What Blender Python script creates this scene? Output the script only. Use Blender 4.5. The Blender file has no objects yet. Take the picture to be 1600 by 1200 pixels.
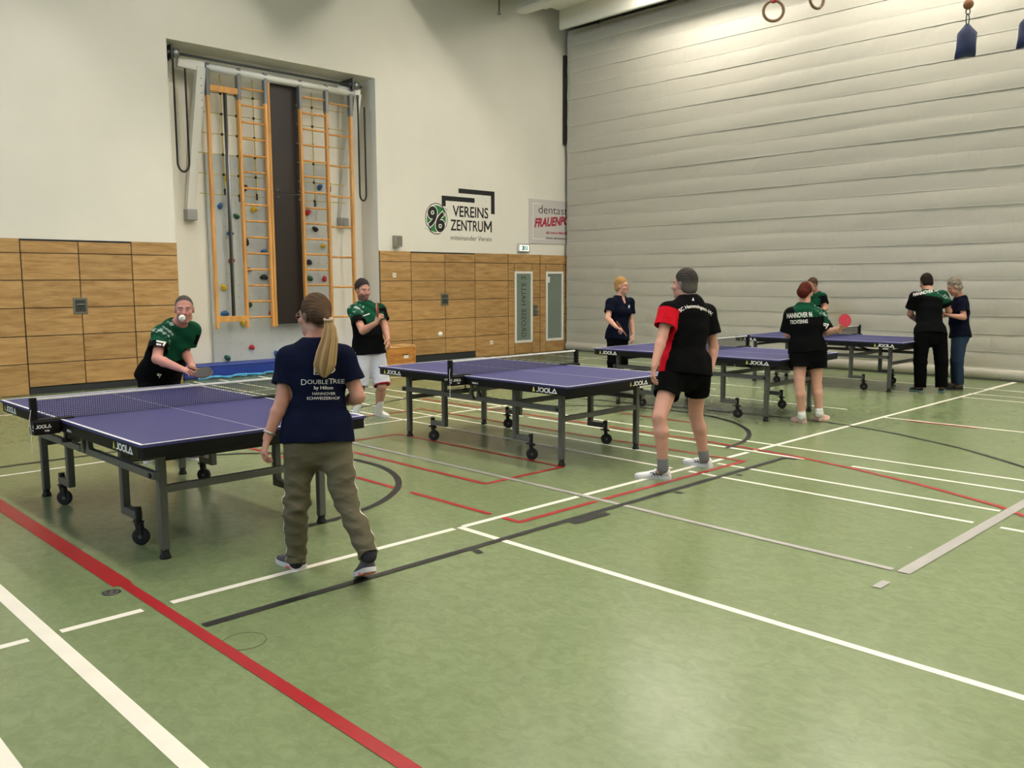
import bpy, bmesh, math, random
import numpy as np
from mathutils import Vector, Matrix
from mathutils.bvhtree import BVHTree
random.seed(7); np.random.seed(7)
scene = bpy.context.scene
COL = scene.collection
# ------------------------------------------------------------------ camera
EYE = np.array([0.0, 0.0, 1.6604])
YAW, PITCH, ROLL, FPX = math.radians(45.8822), math.radians(6.6788), math.radians(-0.2466), 1361.58
FW = np.array([math.cos(YAW)*math.cos(PITCH), math.sin(YAW)*math.cos(PITCH), -math.sin(PITCH)])
_r = np.array([math.sin(YAW), -math.cos(YAW), 0.0]); _u = np.cross(_r, FW)
RT = math.cos(ROLL)*_r + math.sin(ROLL)*_u
UP = -math.sin(ROLL)*_r + math.cos(ROLL)*_u
cam_d = bpy.data.cameras.new('camera'); cam = bpy.data.objects.new('camera', cam_d); COL.objects.link(cam)
cam_d.sensor_width = 36.0; cam_d.lens = FPX/1600*36.0; cam_d.clip_start = 0.05; cam_d.clip_end = 200
m = Matrix.Identity(4)
for i in range(3):
    m[i][0], m[i][1], m[i][2], m[i][3] = RT[i], UP[i], -FW[i], EYE[i]
cam.matrix_world = m
scene.camera = cam
# ------------------------------------------------------------------ world, exposure
world = bpy.data.worlds.new('world'); scene.world = world; world.use_nodes = True
world.node_tree.nodes['Background'].inputs[0].default_value = (0.72, 0.85, 1.0, 1)
world.node_tree.nodes['Background'].inputs[1].default_value = 1.0
vs = scene.view_settings
vs.view_transform = 'Standard'; vs.look = 'None'; vs.gamma = 1.0; vs.use_curve_mapping = False
vs.exposure = 0.0
LAMP = 40.0       # strength of the ceiling strip lights
DAY = 380.0       # strength of the daylight entering through the window band
# daylight through the window band in the wall behind, left of the picture
for wy in (4.2, 10.8):
    ld = bpy.data.lights.new('window_daylight', 'AREA'); ld.shape = 'RECTANGLE'; ld.size = 6.0; ld.size_y = 2.2
    ld.energy = DAY; ld.color = (0.78, 0.89, 1.0)
    lo = bpy.data.objects.new('window_daylight', ld); COL.objects.link(lo)
    lo.location = (-8.1, wy, 6.1); lo.rotation_euler = (math.pi/2, 0, -math.pi/2)
# ------------------------------------------------------------------ picture helpers: a sight line to a point
def ray(x, y): return FW + RT*(x-800)/FPX - UP*(y-600)/FPX
def S(x, y, d): return EYE + ray(x, y)*d                 # point seen at (x,y), d metres along the view axis
def FL(x, y, z=0.0): r = ray(x, y); return EYE + r*((z-EYE[2])/r[2])      # ... standing on the floor
def WY(x, y, Y): r = ray(x, y); return EYE + r*(Y/r[1])                   # ... on a plane parallel to the long wall
def unit(v): v = np.asarray(v, float); return v/np.linalg.norm(v)
# ------------------------------------------------------------------ colours and materials
def lin(c):
    if isinstance(c, str): c = tuple(int(c[i:i+2], 16)/255 for i in (0, 2, 4))
    return tuple(v/12.92 if v <= .04045 else ((v+.055)/1.055)**2.4 for v in c)
MATS = {}
def mat(name, color, rough=.5, metal=0.0, var=.0, vscale=8.0, bump=.0, bscale=60.0, spec=.5, emit=None, stretch=None, color2=None):
    if name in MATS: return MATS[name]
    mt = bpy.data.materials.new(name); mt.use_nodes = True; MATS[name] = mt
    nt = mt.node_tree; b = nt.nodes['Principled BSDF']
    c = lin(color)
    b.inputs['Base Color'].default_value = (*c, 1); b.inputs['Roughness'].default_value = rough
    b.inputs['Metallic'].default_value = metal; b.inputs['Specular IOR Level'].default_value = spec
    if emit: b.inputs['Emission Color'].default_value = (*lin(color), 1); b.inputs['Emission Strength'].default_value = emit
    tc = nt.nodes.new('ShaderNodeTexCoord'); mp = nt.nodes.new('ShaderNodeMapping'); nt.links.new(tc.outputs['Object'], mp.inputs[0])
    if stretch: mp.inputs['Scale'].default_value = stretch
    if var > 0:
        n = nt.nodes.new('ShaderNodeTexNoise'); n.inputs['Scale'].default_value = vscale; n.inputs['Detail'].default_value = 4
        nt.links.new(mp.outputs[0], n.inputs['Vector'])
        r = nt.nodes.new('ShaderNodeValToRGB'); nt.links.new(n.outputs['Fac'], r.inputs[0])
        c2 = lin(color2) if color2 else tuple(v*(1-var) for v in c)
        c1 = c if color2 else tuple(min(1, v*(1+var*.6)) for v in c)
        r.color_ramp.elements[0].position = .3; r.color_ramp.elements[1].position = .7
        r.color_ramp.elements[0].color = (*c2, 1); r.color_ramp.elements[1].color = (*c1, 1)
        nt.links.new(r.outputs[0], b.inputs['Base Color'])
    if bump > 0:
        n = nt.nodes.new('ShaderNodeTexNoise'); n.inputs['Scale'].default_value = bscale; n.inputs['Detail'].default_value = 3
        nt.links.new(mp.outputs[0], n.inputs['Vector'])
        bp = nt.nodes.new('ShaderNodeBump'); bp.inputs['Strength'].default_value = bump; bp.inputs['Distance'].default_value = .01
        nt.links.new(n.outputs['Fac'], bp.inputs['Height']); nt.links.new(bp.outputs[0], b.inputs['Normal'])
    return mt
def attr_mat(name, rough, bump=0.0, bscale=80, spec=.4, sss=0.0):
    """colour from the mesh's own colour attribute (dyed cloth, skin)"""
    if name in MATS: return MATS[name]
    mt = bpy.data.materials.new(name); mt.use_nodes = True; MATS[name] = mt
    nt = mt.node_tree; b = nt.nodes['Principled BSDF']
    a = nt.nodes.new('ShaderNodeAttribute'); a.attribute_name = 'col'
    nt.links.new(a.outputs['Color'], b.inputs['Base Color'])
    b.inputs['Roughness'].default_value = rough; b.inputs['Specular IOR Level'].default_value = spec
    if sss: b.inputs['Subsurface Weight'].default_value = sss; b.inputs['Subsurface Radius'].default_value = (.012, .005, .003)
    if bump:
        tc = nt.nodes.new('ShaderNodeTexCoord')
        n = nt.nodes.new('ShaderNodeTexNoise'); n.inputs['Scale'].default_value = bscale; n.inputs['Detail'].default_value = 3
        nt.links.new(tc.outputs['Object'], n.inputs['Vector'])
        bp = nt.nodes.new('ShaderNodeBump'); bp.inputs['Strength'].default_value = bump; bp.inputs['Distance'].default_value = .01
        nt.links.new(n.outputs['Fac'], bp.inputs['Height']); nt.links.new(bp.outputs[0], b.inputs['Normal'])
    return mt
# ------------------------------------------------------------------ mesh builder
class MB:
    def __init__(s): s.v = []; s.f = []; s.m = []; s.mi = 0
    def add(s, vs, fs):
        o = len(s.v); s.v += [tuple(map(float, p)) for p in vs]; s.f += [tuple(i+o for i in q) for q in fs]; s.m += [s.mi]*len(fs); return s
    def box(s, lo, hi):
        x0, y0, z0 = lo; x1, y1, z1 = hi
        return s.add([(x0,y0,z0),(x1,y0,z0),(x1,y1,z0),(x0,y1,z0),(x0,y0,z1),(x1,y0,z1),(x1,y1,z1),(x0,y1,z1)],
                     [(0,3,2,1),(4,5,6,7),(0,1,5,4),(1,2,6,5),(2,3,7,6),(3,0,4,7)])
    def bbox(s, lo, hi, r=.004):
        """box with chamfered vertical and horizontal edges"""
        x0, y0, z0 = lo; x1, y1, z1 = hi; r = min(r, (x1-x0)/2.01, (y1-y0)/2.01, (z1-z0)/2.01)
        def ring(d, z): return [(x0+d+r,y0+d,z),(x1-d-r,y0+d,z),(x1-d,y0+d+r,z),(x1-d,y1-d-r,z),(x1-d-r,y1-d,z),(x0+d+r,y1-d,z),(x0+d,y1-d-r,z),(x0+d,y0+d+r,z)]
        vs = ring(r*.5, z0)+ring(0, z0+r)+ring(0, z1-r)+ring(r*.5, z1); fs = [tuple(range(7,-1,-1)), tuple(range(24,32))]
        for k in range(3):
            for i in range(8): fs.append((k*8+i, k*8+(i+1)%8, k*8+8+(i+1)%8, k*8+8+i))
        return s.add(vs, fs)
    def bar(s, a, b, w, h, up=(0,0,1)):
        a = np.array(a, float); b = np.array(b, float); d = unit(b-a); l = unit(np.cross(up, d)) if abs(np.dot(unit(up), d)) < .99 else np.array([1.,0,0]); u = np.cross(d, l)
        P = []
        for p in (a, b):
            for sl, su in ((-1,-1),(1,-1),(1,1),(-1,1)): P.append(p + l*sl*w/2 + u*su*h/2)
        return s.add(P, [(3,2,1,0),(4,5,6,7),(0,1,5,4),(1,2,6,5),(2,3,7,6),(3,0,4,7)])
    def tube(s, path, r, n=8, closed=False, caps=True):
        path = [np.array(p, float) for p in path]; N = len(path); rr = r if isinstance(r, (list, tuple)) else [r]*N
        t0 = unit(path[1]-path[0]); ref = np.array([0,0,1.]) if abs(t0[2]) < .9 else np.array([1.,0,0]); l = unit(np.cross(ref, t0)); vs = []
        for i, p in enumerate(path):
            a = path[(i-1) % N] if (closed or i > 0) else p; b = path[(i+1) % N] if (closed or i < N-1) else p
            t = unit(b-a); l = unit(l - t*np.dot(l, t)); u = np.cross(t, l)
            for k in range(n):
                an = 2*math.pi*k/n; vs.append(p + (l*math.cos(an)+u*math.sin(an))*rr[i])
        fs = []
        for i in range(N if closed else N-1):
            j = (i+1) % N
            for k in range(n): fs.append((i*n+k, i*n+(k+1)%n, j*n+(k+1)%n, j*n+k))
        if caps and not closed: fs += [tuple(range(n-1,-1,-1)), tuple(range((N-1)*n, N*n))]
        return s.add(vs, fs)
    def cyl(s, a, b, r, r2=None, n=16): return s.tube([a, b], [r, r if r2 is None else r2], n)
    def sph(s, c, r, n=12, m=8, sc=(1,1,1)):
        vs = [(c[0], c[1], c[2]+r*sc[2])]; fs = []
        for j in range(1, m):
            ph = math.pi*j/m
            for k in range(n): an = 2*math.pi*k/n; vs.append((c[0]+r*sc[0]*math.sin(ph)*math.cos(an), c[1]+r*sc[1]*math.sin(ph)*math.sin(an), c[2]+r*sc[2]*math.cos(ph)))
        vs.append((c[0], c[1], c[2]-r*sc[2])); L = len(vs)-1
        for k in range(n): fs.append((0, 1+k, 1+(k+1)%n)); fs.append((L, L-n+(k+1)%n, L-n+k))
        for j in range(m-2):
            for k in range(n): fs.append((1+j*n+k, 1+(j+1)*n+k, 1+(j+1)*n+(k+1)%n, 1+j*n+(k+1)%n))
        return s.add(vs, fs)
    def prism(s, poly, fn, d0, d1):
        """extrude a 2-D polygon; fn(u,v,d) -> xyz"""
        n = len(poly); vs = [fn(u, v, d0) for u, v in poly]+[fn(u, v, d1) for u, v in poly]
        fs = [tuple(range(n-1,-1,-1)), tuple(range(n, 2*n))]+[(i, (i+1)%n, n+(i+1)%n, n+i) for i in range(n)]
        return s.add(vs, fs)
    def build(s, name, material, parent=None, smooth=False, origin=None):
        me = bpy.data.meshes.new(name)
        v = np.array(s.v) - (np.array(origin) if origin is not None else 0)
        me.from_pydata([tuple(p) for p in v], [], s.f)
        ms = material if isinstance(material, (list, tuple)) else [material]
        for x in ms: me.materials.append(x)
        if len(ms) > 1: me.polygons.foreach_set('material_index', s.m)
        bm = bmesh.new(); bm.from_mesh(me); bmesh.ops.recalc_face_normals(bm, faces=bm.faces); bm.to_mesh(me); bm.free()
        if smooth: me.polygons.foreach_set('use_smooth', [True]*len(me.polygons))
        me.update()
        o = bpy.data.objects.new(name, me); COL.objects.link(o)
        if parent is not None: o.parent = parent
        return o
def tag(o, label=None, cat=None, group=None, kind=None):
    if label: o['label'] = label
    if cat: o['category'] = cat
    if group: o['group'] = group
    if kind: o['kind'] = kind
    return o
def empty(name, loc, rz=0.0):
    o = bpy.data.objects.new(name, None); COL.objects.link(o); o.location = tuple(map(float, loc)); o.rotation_euler = (0, 0, rz); o.empty_display_size = .1; return o
def thing(name, loc, label, cat, group=None, rz=0.0): return tag(empty(name, loc, rz), label, cat, group)
def link_copy(o, parent=None):
    c = o.copy(); COL.objects.link(c); c.parent = parent
    for ch in list(o.children): link_copy(ch, c)
    return c
# text as a flat mesh: list of verts (x,y) and faces
_tx = {}
def text_geo(body, size, align='LEFT', bold=0.0, shear=0.0, spacing=1.0):
    cu = bpy.data.curves.new('t', 'FONT'); cu.body = body; cu.size = size; cu.align_x = align; cu.offset = bold*size; cu.shear = shear; cu.space_character = spacing; cu.resolution_u = 4
    ob = bpy.data.objects.new('t', cu); COL.objects.link(ob)
    dg = bpy.context.evaluated_depsgraph_get(); me = ob.evaluated_get(dg).to_mesh()
    vs = [(v.co.x, v.co.y) for v in me.vertices]; fs = [tuple(p.vertices) for p in me.polygons]
    ob.evaluated_get(dg).to_mesh_clear(); bpy.data.objects.remove(ob); bpy.data.curves.remove(cu)
    return vs, fs
def stroke_geo(strokes, w):
    """letters from thick straight strokes"""
    vs = []; fs = []
    for pl in strokes:
        for (x0, y0), (x1, y1) in zip(pl, pl[1:]):
            dx, dy = x1-x0, y1-y0; l = math.hypot(dx, dy); nx, ny = -dy/l*w/2, dx/l*w/2; ex, ey = dx/l*w*.42, dy/l*w*.42; o = len(vs)
            vs += [(x0-ex+nx, y0-ey+ny), (x0-ex-nx, y0-ey-ny), (x1+ex-nx, y1+ey-ny), (x1+ex+nx, y1+ey+ny)]; fs.append((o, o+1, o+2, o+3))
    return vs, fs
def flat(name, geo, fn, material, parent=None, origin=None):
    me = bpy.data.meshes.new(name); o0 = np.array(origin) if origin is not None else np.zeros(3)
    me.from_pydata([tuple(np.array(fn(x, y))-o0) for x, y in geo[0]], [], geo[1]); me.materials.append(material); me.update()
    o = bpy.data.objects.new(name, me); COL.objects.link(o)
    if parent is not None: o.parent = parent
    return o
def merge_geo(*gs):
    vs = []; fs = []
    for g in gs:
        o = len(vs); vs += list(g[0]); fs += [tuple(i+o for i in f) for f in g[1]]
    return vs, fs
def move_geo(g, dx, dy, sx=1.0, sy=1.0, rot=0.0):
    c, s_ = math.cos(rot), math.sin(rot)
    return [(dx+(x*sx)*c-(y*sy)*s_, dy+(x*sx)*s_+(y*sy)*c) for x, y in g[0]], g[1]
# ================================================================== the hall
WALLY, CURX = 14.43, 15.775
CEIL = 8.3
M_wall = mat('painted_wall', 'e6e3da', .85, var=.03, vscale=1.2, bump=.05, bscale=40)
M_black = mat('black_gap', '17181a', .6)
def wood_mat(name, c1, c2, axis=(1.2, 1.2, 9.0), rough=.45):
    if name in MATS: return MATS[name]
    mt = bpy.data.materials.new(name); mt.use_nodes = True; MATS[name] = mt; nt = mt.node_tree; b = nt.nodes['Principled BSDF']
    tc = nt.nodes.new('ShaderNodeTexCoord'); mp = nt.nodes.new('ShaderNodeMapping'); mp.inputs['Scale'].default_value = axis
    oi = nt.nodes.new('ShaderNodeObjectInfo'); ad = nt.nodes.new('ShaderNodeVectorMath'); ad.operation = 'ADD'
    sc = nt.nodes.new('ShaderNodeVectorMath'); sc.operation = 'SCALE'; sc.inputs[3].default_value = 37.0
    cx = nt.nodes.new('ShaderNodeCombineXYZ')
    for i in range(3): nt.links.new(oi.outputs['Random'], cx.inputs[i])
    nt.links.new(cx.outputs[0], sc.inputs[0]); nt.links.new(tc.outputs['Object'], ad.inputs[0]); nt.links.new(sc.outputs[0], ad.inputs[1]); nt.links.new(ad.outputs[0], mp.inputs[0])
    n = nt.nodes.new('ShaderNodeTexNoise'); n.inputs['Scale'].default_value = 2.2; n.inputs['Detail'].default_value = 7; n.inputs['Roughness'].default_value = .62; n.inputs['Distortion'].default_value = .6
    nt.links.new(mp.outputs[0], n.inputs['Vector'])
    r = nt.nodes.new('ShaderNodeValToRGB'); nt.links.new(n.outputs['Fac'], r.inputs[0])
    r.color_ramp.elements[0].position = .32; r.color_ramp.elements[0].color = (*lin(c2), 1); r.color_ramp.elements[1].position = .62; r.color_ramp.elements[1].color = (*lin(c1), 1)
    hs = nt.nodes.new('ShaderNodeHueSaturation'); mr = nt.nodes.new('ShaderNodeMapRange'); nt.links.new(oi.outputs['Random'], mr.inputs[0]); mr.inputs[3].default_value = .88; mr.inputs[4].default_value = 1.08
    nt.links.new(mr.outputs[0], hs.inputs['Value']); nt.links.new(r.outputs[0], hs.inputs['Color']); nt.links.new(hs.outputs[0], b.inputs['Base Color'])
    b.inputs['Roughness'].default_value = rough
    return mt
M_panel = wood_mat('oak_panel', 'b99562', '97703f', (1.0, 1.0, 8.0))
M_beech = wood_mat('beech_wood', 'd9a15a', 'bf8440', (6, 6, .8), .4)
# floor ------------------------------------------------------------
def floor_mat():
    mt = bpy.data.materials.new('green_linoleum'); mt.use_nodes = True; nt = mt.node_tree; b = nt.nodes['Principled BSDF']
    tc = nt.nodes.new('ShaderNodeTexCoord')
    def noise(sc, det, stretch=(1,1,1), dist=0.0):
        mp = nt.nodes.new('ShaderNodeMapping'); mp.inputs['Scale'].default_value = stretch; nt.links.new(tc.outputs['Object'], mp.inputs[0])
        n = nt.nodes.new('ShaderNodeTexNoise'); n.inputs['Scale'].default_value = sc; n.inputs['Detail'].default_value = det; n.inputs['Distortion'].default_value = dist
        n.inputs['Roughness'].default_value = .6
        nt.links.new(mp.outputs[0], n.inputs['Vector']); return n
    def ramp(n, p0, c0, p1, c1):
        r = nt.nodes.new('ShaderNodeValToRGB'); nt.links.new(n.outputs['Fac'], r.inputs[0]); e = r.color_ramp.elements
        e[0].position, e[0].color, e[1].position, e[1].color = p0, (*lin(c0), 1), p1, (*lin(c1), 1); return r
    big = ramp(noise(.7, 3), .3, '74835c', .7, '7c8b66')
    mid = noise(16, 6, (1, .7, 1), 1.0); mr = ramp(mid, .35, '687652', .65, '829068')
    mx = nt.nodes.new('ShaderNodeMixRGB'); mx.inputs[0].default_value = .45; nt.links.new(big.outputs[0], mx.inputs[1]); nt.links.new(mr.outputs[0], mx.inputs[2])
    # linoleum marbling: short streaks along the roll
    st = noise(42, 5, (1.0, .35, 1), 1.6); sr = ramp(st, .60, '000000', .80, 'cccccc')
    m2 = nt.nodes.new('ShaderNodeMixRGB'); nt.links.new(sr.outputs[0], m2.inputs[0]); nt.links.new(mx.outputs[0], m2.inputs[1]); m2.inputs[2].default_value = (*lin('929c78'), 1)
    st2 = noise(48, 5, (.35, 1.0, 1), 1.6); sr2 = ramp(st2, .64, '000000', .76, 'aaaaaa')
    m3 = nt.nodes.new('ShaderNodeMixRGB'); nt.links.new(sr2.outputs[0], m3.inputs[0]); nt.links.new(m2.outputs[0], m3.inputs[1]); m3.inputs[2].default_value = (*lin('5e6a4b'), 1)
    nt.links.new(m3.outputs[0], b.inputs['Base Color'])
    rr = nt.nodes.new('ShaderNodeMapRange'); nt.links.new(noise(3, 4).outputs['Fac'], rr.inputs[0]); rr.inputs[3].default_value = .20; rr.inputs[4].default_value = .30
    nt.links.new(rr.outputs[0], b.inputs['Roughness']); b.inputs['Specular IOR Level'].default_value = .45
    bp = nt.nodes.new('ShaderNodeBump'); bp.inputs['Strength'].default_value = .03; bp.inputs['Distance'].default_value = .01
    nt.links.new(noise(14, 3).outputs['Fac'], bp.inputs['Height']); nt.links.new(bp.outputs[0], b.inputs['Normal'])
    return mt
M_floor = floor_mat()
floor = tag(MB().box((-8.2, -13.2, -.1), (17.2, 15.4, 0)).build('floor', M_floor), 'green marbled linoleum sports floor with coloured court lines', kind='structure')
M_lw = mat('line_white', 'eeeadd', .4, var=.05, vscale=5); M_lr = mat('line_red', 'a0141f', .4, var=.06, vscale=5)
M_lk = mat('line_black', '141413', .5, var=.08, vscale=5); M_lg = mat('line_grey', 'a7a5a2', .4, var=.06, vscale=5)
zl = [0.0008]
def line(name, pts, w, material):
    """flat strip of paint following pts (x,y) on the floor"""
    zl[0] += .00006; P = [np.array(p, float)[:2] for p in pts]; vs = []; fs = []
    for i, p in enumerate(P):
        a = P[max(i-1, 0)]; b = P[min(i+1, len(P)-1)]; d = (b-a)/np.linalg.norm(b-a); n = np.array([-d[1], d[0]])*w/2
        vs += [(*(p+n), zl[0]), (*(p-n), zl[0])]
    fs = [(2*i, 2*i+1, 2*i+3, 2*i+2) for i in range(len(P)-1)]
    return MB().add(vs, fs).build(name, material, floor)
def poly(name, pts, material):
    zl[0] += .00006
    return MB().add([(p[0], p[1], zl[0]) for p in pts], [tuple(range(len(pts)))]).build(name, material, floor)
LX = lambda x, y0, y1, w=.05, m_=None, nm='white_line': line(nm, [(x, y0), (x, y1)], w, m_ or M_lw)
LY = lambda y, x0, x1, w=.05, m_=None, nm='white_line': line(nm, [(x0, y), (x1, y)], w, m_ or M_lw)
for a, b in ((-8, 1.10), (1.24, 1.63), (1.78, 3.72), (3.80, 4.98), (5.05, 7.02), (7.12, 7.47), (7.6, 15.7)): LY(4.405, a, b)
LX(3.77, 4.41, -13, .05)
LX(1.18, 12.4, -13, .075); LX(.72, 12.4, -13, .075)
LX(6.35, 4.50, 14.3, .045); LX(6.35, 4.32, 1.99, .045); LX(6.35, 1.82, -8, .045)
LX(6.81, 4.5, 14.3, .045); LX(6.81, 4.32, 1.96, .045); LX(6.81, 1.84, -8, .045)
LX(7.55, 7.6, 14.3, .05); LX(7.55, 7.5, 3.85, .05); LX(7.55, 3.4, -8, .05)
LX(8.0, 14.3, -8, .05); LX(10.57, 4.38, -8, .05); LX(10.9, 14.3, 5.0, .04)
LX(13.18, 4.38, -8, .05); LX(13.68, 4.45, -8, .05); LX(13.22, 14.3, 5.0, .04); LX(14.41, 14.3, -8, .05); LX(12.2, 14.3, 7, .04); LX(11.55, 14.3, 7.4, .04)
LY(4.435, 14.34, 15.7, .04)
LY(8.44, .9, 6.78, .045); LY(12.37, .5, 15.6, .045); LY(8.44, 6.86, 12.6, .045)
# red lines
LX(1.70, 8.3, 4.86, .105, M_lr, 'red_line'); LX(1.71, 4.87, -10, .062, M_lr, 'red_line')
for q in ([(4.76, 7.68), (4.76, 5.23)], [(4.76, 5.23), (5.72, 5.23)], [(5.70, 5.23), (5.70, 7.68)], [(5.70, 7.68), (4.76, 7.68)],
          [(4.145, 9.0), (4.145, 5.58)], [(4.145, 5.44), (4.145, 4.50)], [(4.145, 4.37), (4.145, 4.18)], [(4.17, 4.205), (4.97, 4.205)], [(5.04, 4.205), (7.09, 4.205)], [(7.06, 4.205), (7.06, 9.0)],
          [(5.8, 9.0), (7.06, 9.0)], [(10.5, 4.1), (10.5, 3.3)], [(8.6, 6.9), (8.6, 5.8)]): line('red_line', q, .045, M_lr)
line('red_line', [(7.70, 9.8), (7.70, 7.6), (7.70, 6.4), (7.69, 5.2), (7.65, 4.4), (7.58, 3.88), (7.46, 3.36), (7.25, 2.7), (6.95, 2.02), (6.55, 1.5), (6.0, .95), (5.3, .4), (4.2, -.05), (2.8, -.4), (1.2, -.55)], .05, M_lr)
# grey lines
line('grey_line', [(5.04, 8.4), (5.03, 4.47), (4.98, 2.8), (4.97, 1.97)], .05, M_lg)
LY(1.905, 4.95, 12.0, .075, M_lg, 'grey_line')
poly('grey_mark', [FL(1362, 917), FL(1376, 920), FL(1392, 911), FL(1379, 907)], M_lg)
# black lines
line('black_line', [(1.76, 3.985), (7.48, 4.015)], .055, M_lk)
def arc(cx, cy, r, a0, a1, n=40): return [(cx+r*math.cos(math.radians(a0+(a1-a0)*i/n)), cy+r*math.sin(math.radians(a0+(a1-a0)*i/n))) for i in range(n+1)]
line('black_line', arc(3.08, 6.66, 1.49, -92, 92), .055, M_lk); line('black_line', arc(7.45, 6.47, 1.80, -88, 92), .05, M_lk)
line('black_line', [(9.3, 8.2), (9.55, 6.6), (9.70, 5.45), (9.74, 4.75), (9.66, 4.3), (9.50, 3.78), (9.14, 3.03), (8.78, 2.54), (8.5, 2.2), (8.0, 1.75), (7.2, 1.25), (6.3, .85), (5.2, .5), (4.0, .3), (2.5, .2)], .045, M_lk)
LY(8.86, .9, 3.1, .05, M_lk, 'black_line'); LX(7.48, 4.0, 3.9, .05, M_lk, 'black_line'); line('black_line', [(3.1, 8.86), (5.6, 9.4), (9.5, 10.6)], .035, M_lk)
for q in (((736,860),(746,866),(756,864),(746,859)), ((888,816),(899,820),(955,804),(945,801)), ((1051,769.5),(1062,772),(1069,770.5),(1057.5,768)), ((1149,742),(1157,744),(1162,743),(1152,741))):
    poly('black_mark', [FL(*p) for p in q], M_lk)
# floor socket covers
M_steel = mat('steel', '9a9c9c', .35, .9); M_dsteel = mat('dark_steel', '4a4c4d', .45, .7)
fs = thing('floor_socket', (1.61, 4.78, 0), 'small round steel floor socket beside the wide red line', 'floor socket')
MB().cyl((0,0,0), (0,0,.003), .048, n=28).build('rim', M_dsteel, fs, True)
MB().cyl((0,0,.003), (0,0,.0045), .038, n=28).build('lid', M_steel, fs)
for k in range(4): MB().cyl((.022*math.cos(k*1.57+.4), .022*math.sin(k*1.57+.4), .0045), (.022*math.cos(k*1.57+.4), .022*math.sin(k*1.57+.4), .0055), .008, n=10).build('screw', M_black, fs)
M_floorlid = M_floor
fl = thing('floor_hatch', (1.815, 3.675, 0), 'round linoleum floor hatch with thin dark outline near the red line', 'floor hatch')
MB().cyl((0,0,0), (0,0,.0012), .098, n=40).build('lid', M_floorlid, fl)
MB().tube([(.1*math.cos(i*.157), .1*math.sin(i*.157), .0008) for i in range(40)], .0016, 4, closed=True).build('rim', M_lk, fl)
# long wall with the climbing niche --------------------------------
NX0, NX1, NZ, NY = 6.215, 10.31, 5.61, 14.98
wl = MB()
wl.box((-8.2, WALLY, 0), (NX0, WALLY+.25, CEIL)); wl.box((NX1, WALLY, 0), (17.2, WALLY+.25, CEIL)); wl.box((NX0, WALLY, NZ), (NX1, WALLY+.25, CEIL))
wl.box((NX0-.15, WALLY+.25, 0), (NX0, NY+.2, NZ)); wl.box((NX1, WALLY+.25, 0), (NX1+.15, NY+.2, NZ)); wl.box((NX0-.15, WALLY+.25, NZ), (NX1+.15, NY+.2, NZ+.15)); wl.box((NX0, NY, 0), (NX1, NY+.2, NZ))
wall_left = tag(wl.build('wall_left', M_wall), 'white long wall with oak panelling below and a climbing niche', kind='structure')
tag(MB().box((-8.4, -13.2, 0), (-8.2, 14.7, 4.9)).box((-8.4, -13.2, 7.4), (-8.2, 14.7, CEIL)).box((-8.4, -13.2, 4.9), (-8.2, .9, 7.4)).box((-8.4, 14.1, 4.9), (-8.2, 14.7, 7.4)).build('wall_window_side', mat('unseen_dark_wall', '77756e', .9)), kind='structure')  # out of view; grey chosen dark to cut the bounced fill light
tag(MB().box((-8.4, -13.4, 0), (17.2, -13.2, CEIL)).build('wall_behind', mat('unseen_dark_wall', '77756e', .9)), kind='structure')  # same dark grey, keeps bounce from this unseen wall low
tag(MB().box((17.0, -13.2, 0), (17.2, 14.7, CEIL)).build('wall_beyond_curtain', M_wall), kind='structure')
M_frame = mat('window_frame_grey', 'b9bcbd', .5)
M_glass = mat('window_glass', 'dfe8ec', .05); MATS['window_glass'].node_tree.nodes['Principled BSDF'].inputs['Transmission Weight'].default_value = 1.0
wn = empty('window_1', (-8.3, 0, 4.9)); tag(wn, kind='structure')
for k in range(9):
    y = .9+k*1.64
    MB().box((-.06, y, 0), (.06, y+.07, 2.5)).build('mullion', M_frame, wn)
    if k < 8: MB().box((-.01, y+.07, .04), (.01, y+1.64, 2.46)).build('pane', M_glass, wn)
# oak panels: gap lines are the dark backing
tag_panels = []
TH = .035
def panel(x0, x1, z0, z1, parent=wall_left, loc=(0, 0, 0), th=TH):
    g = .006
    cx, cz = (x0+x1)/2, (z0+z1)/2
    o = MB().bbox((x0+g-cx, -th, z0+g-cz), (x1-g-cx, 0, z1-g-cz), .004).build('wood_panel', M_panel, parent)
    o.location = (cx-loc[0], WALLY-.004-loc[1], cz-loc[2]); return o
MB().box((-8.2, WALLY-.012, 0), (NX0, WALLY-.002, 2.33)).build('panel_backing', M_black, wall_left)
MB().box((NX1, WALLY-.012, 0), (16.6, WALLY-.002, 2.29)).build('panel_backing', M_black, wall_left)
rowsL = [.0, .465, .88, 1.30, 1.716, 2.12, 2.335]; rowsR = [.0, .47, .88, 1.29, 1.69, 2.08, 2.295]
xs = [3.85-.8*k for k in range(8)][::-1]
for a, b in list(zip(xs, xs[1:]))+[(5.465, NX0)]:
    for c, d in zip(rowsL, rowsL[1:]): panel(a, b, c, d)
for a, b in ((NX1, 11.085), (12.84, 13.85)):
    for c, d in zip(rowsR, rowsR[1:]): panel(a, b, c, d)
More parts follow.
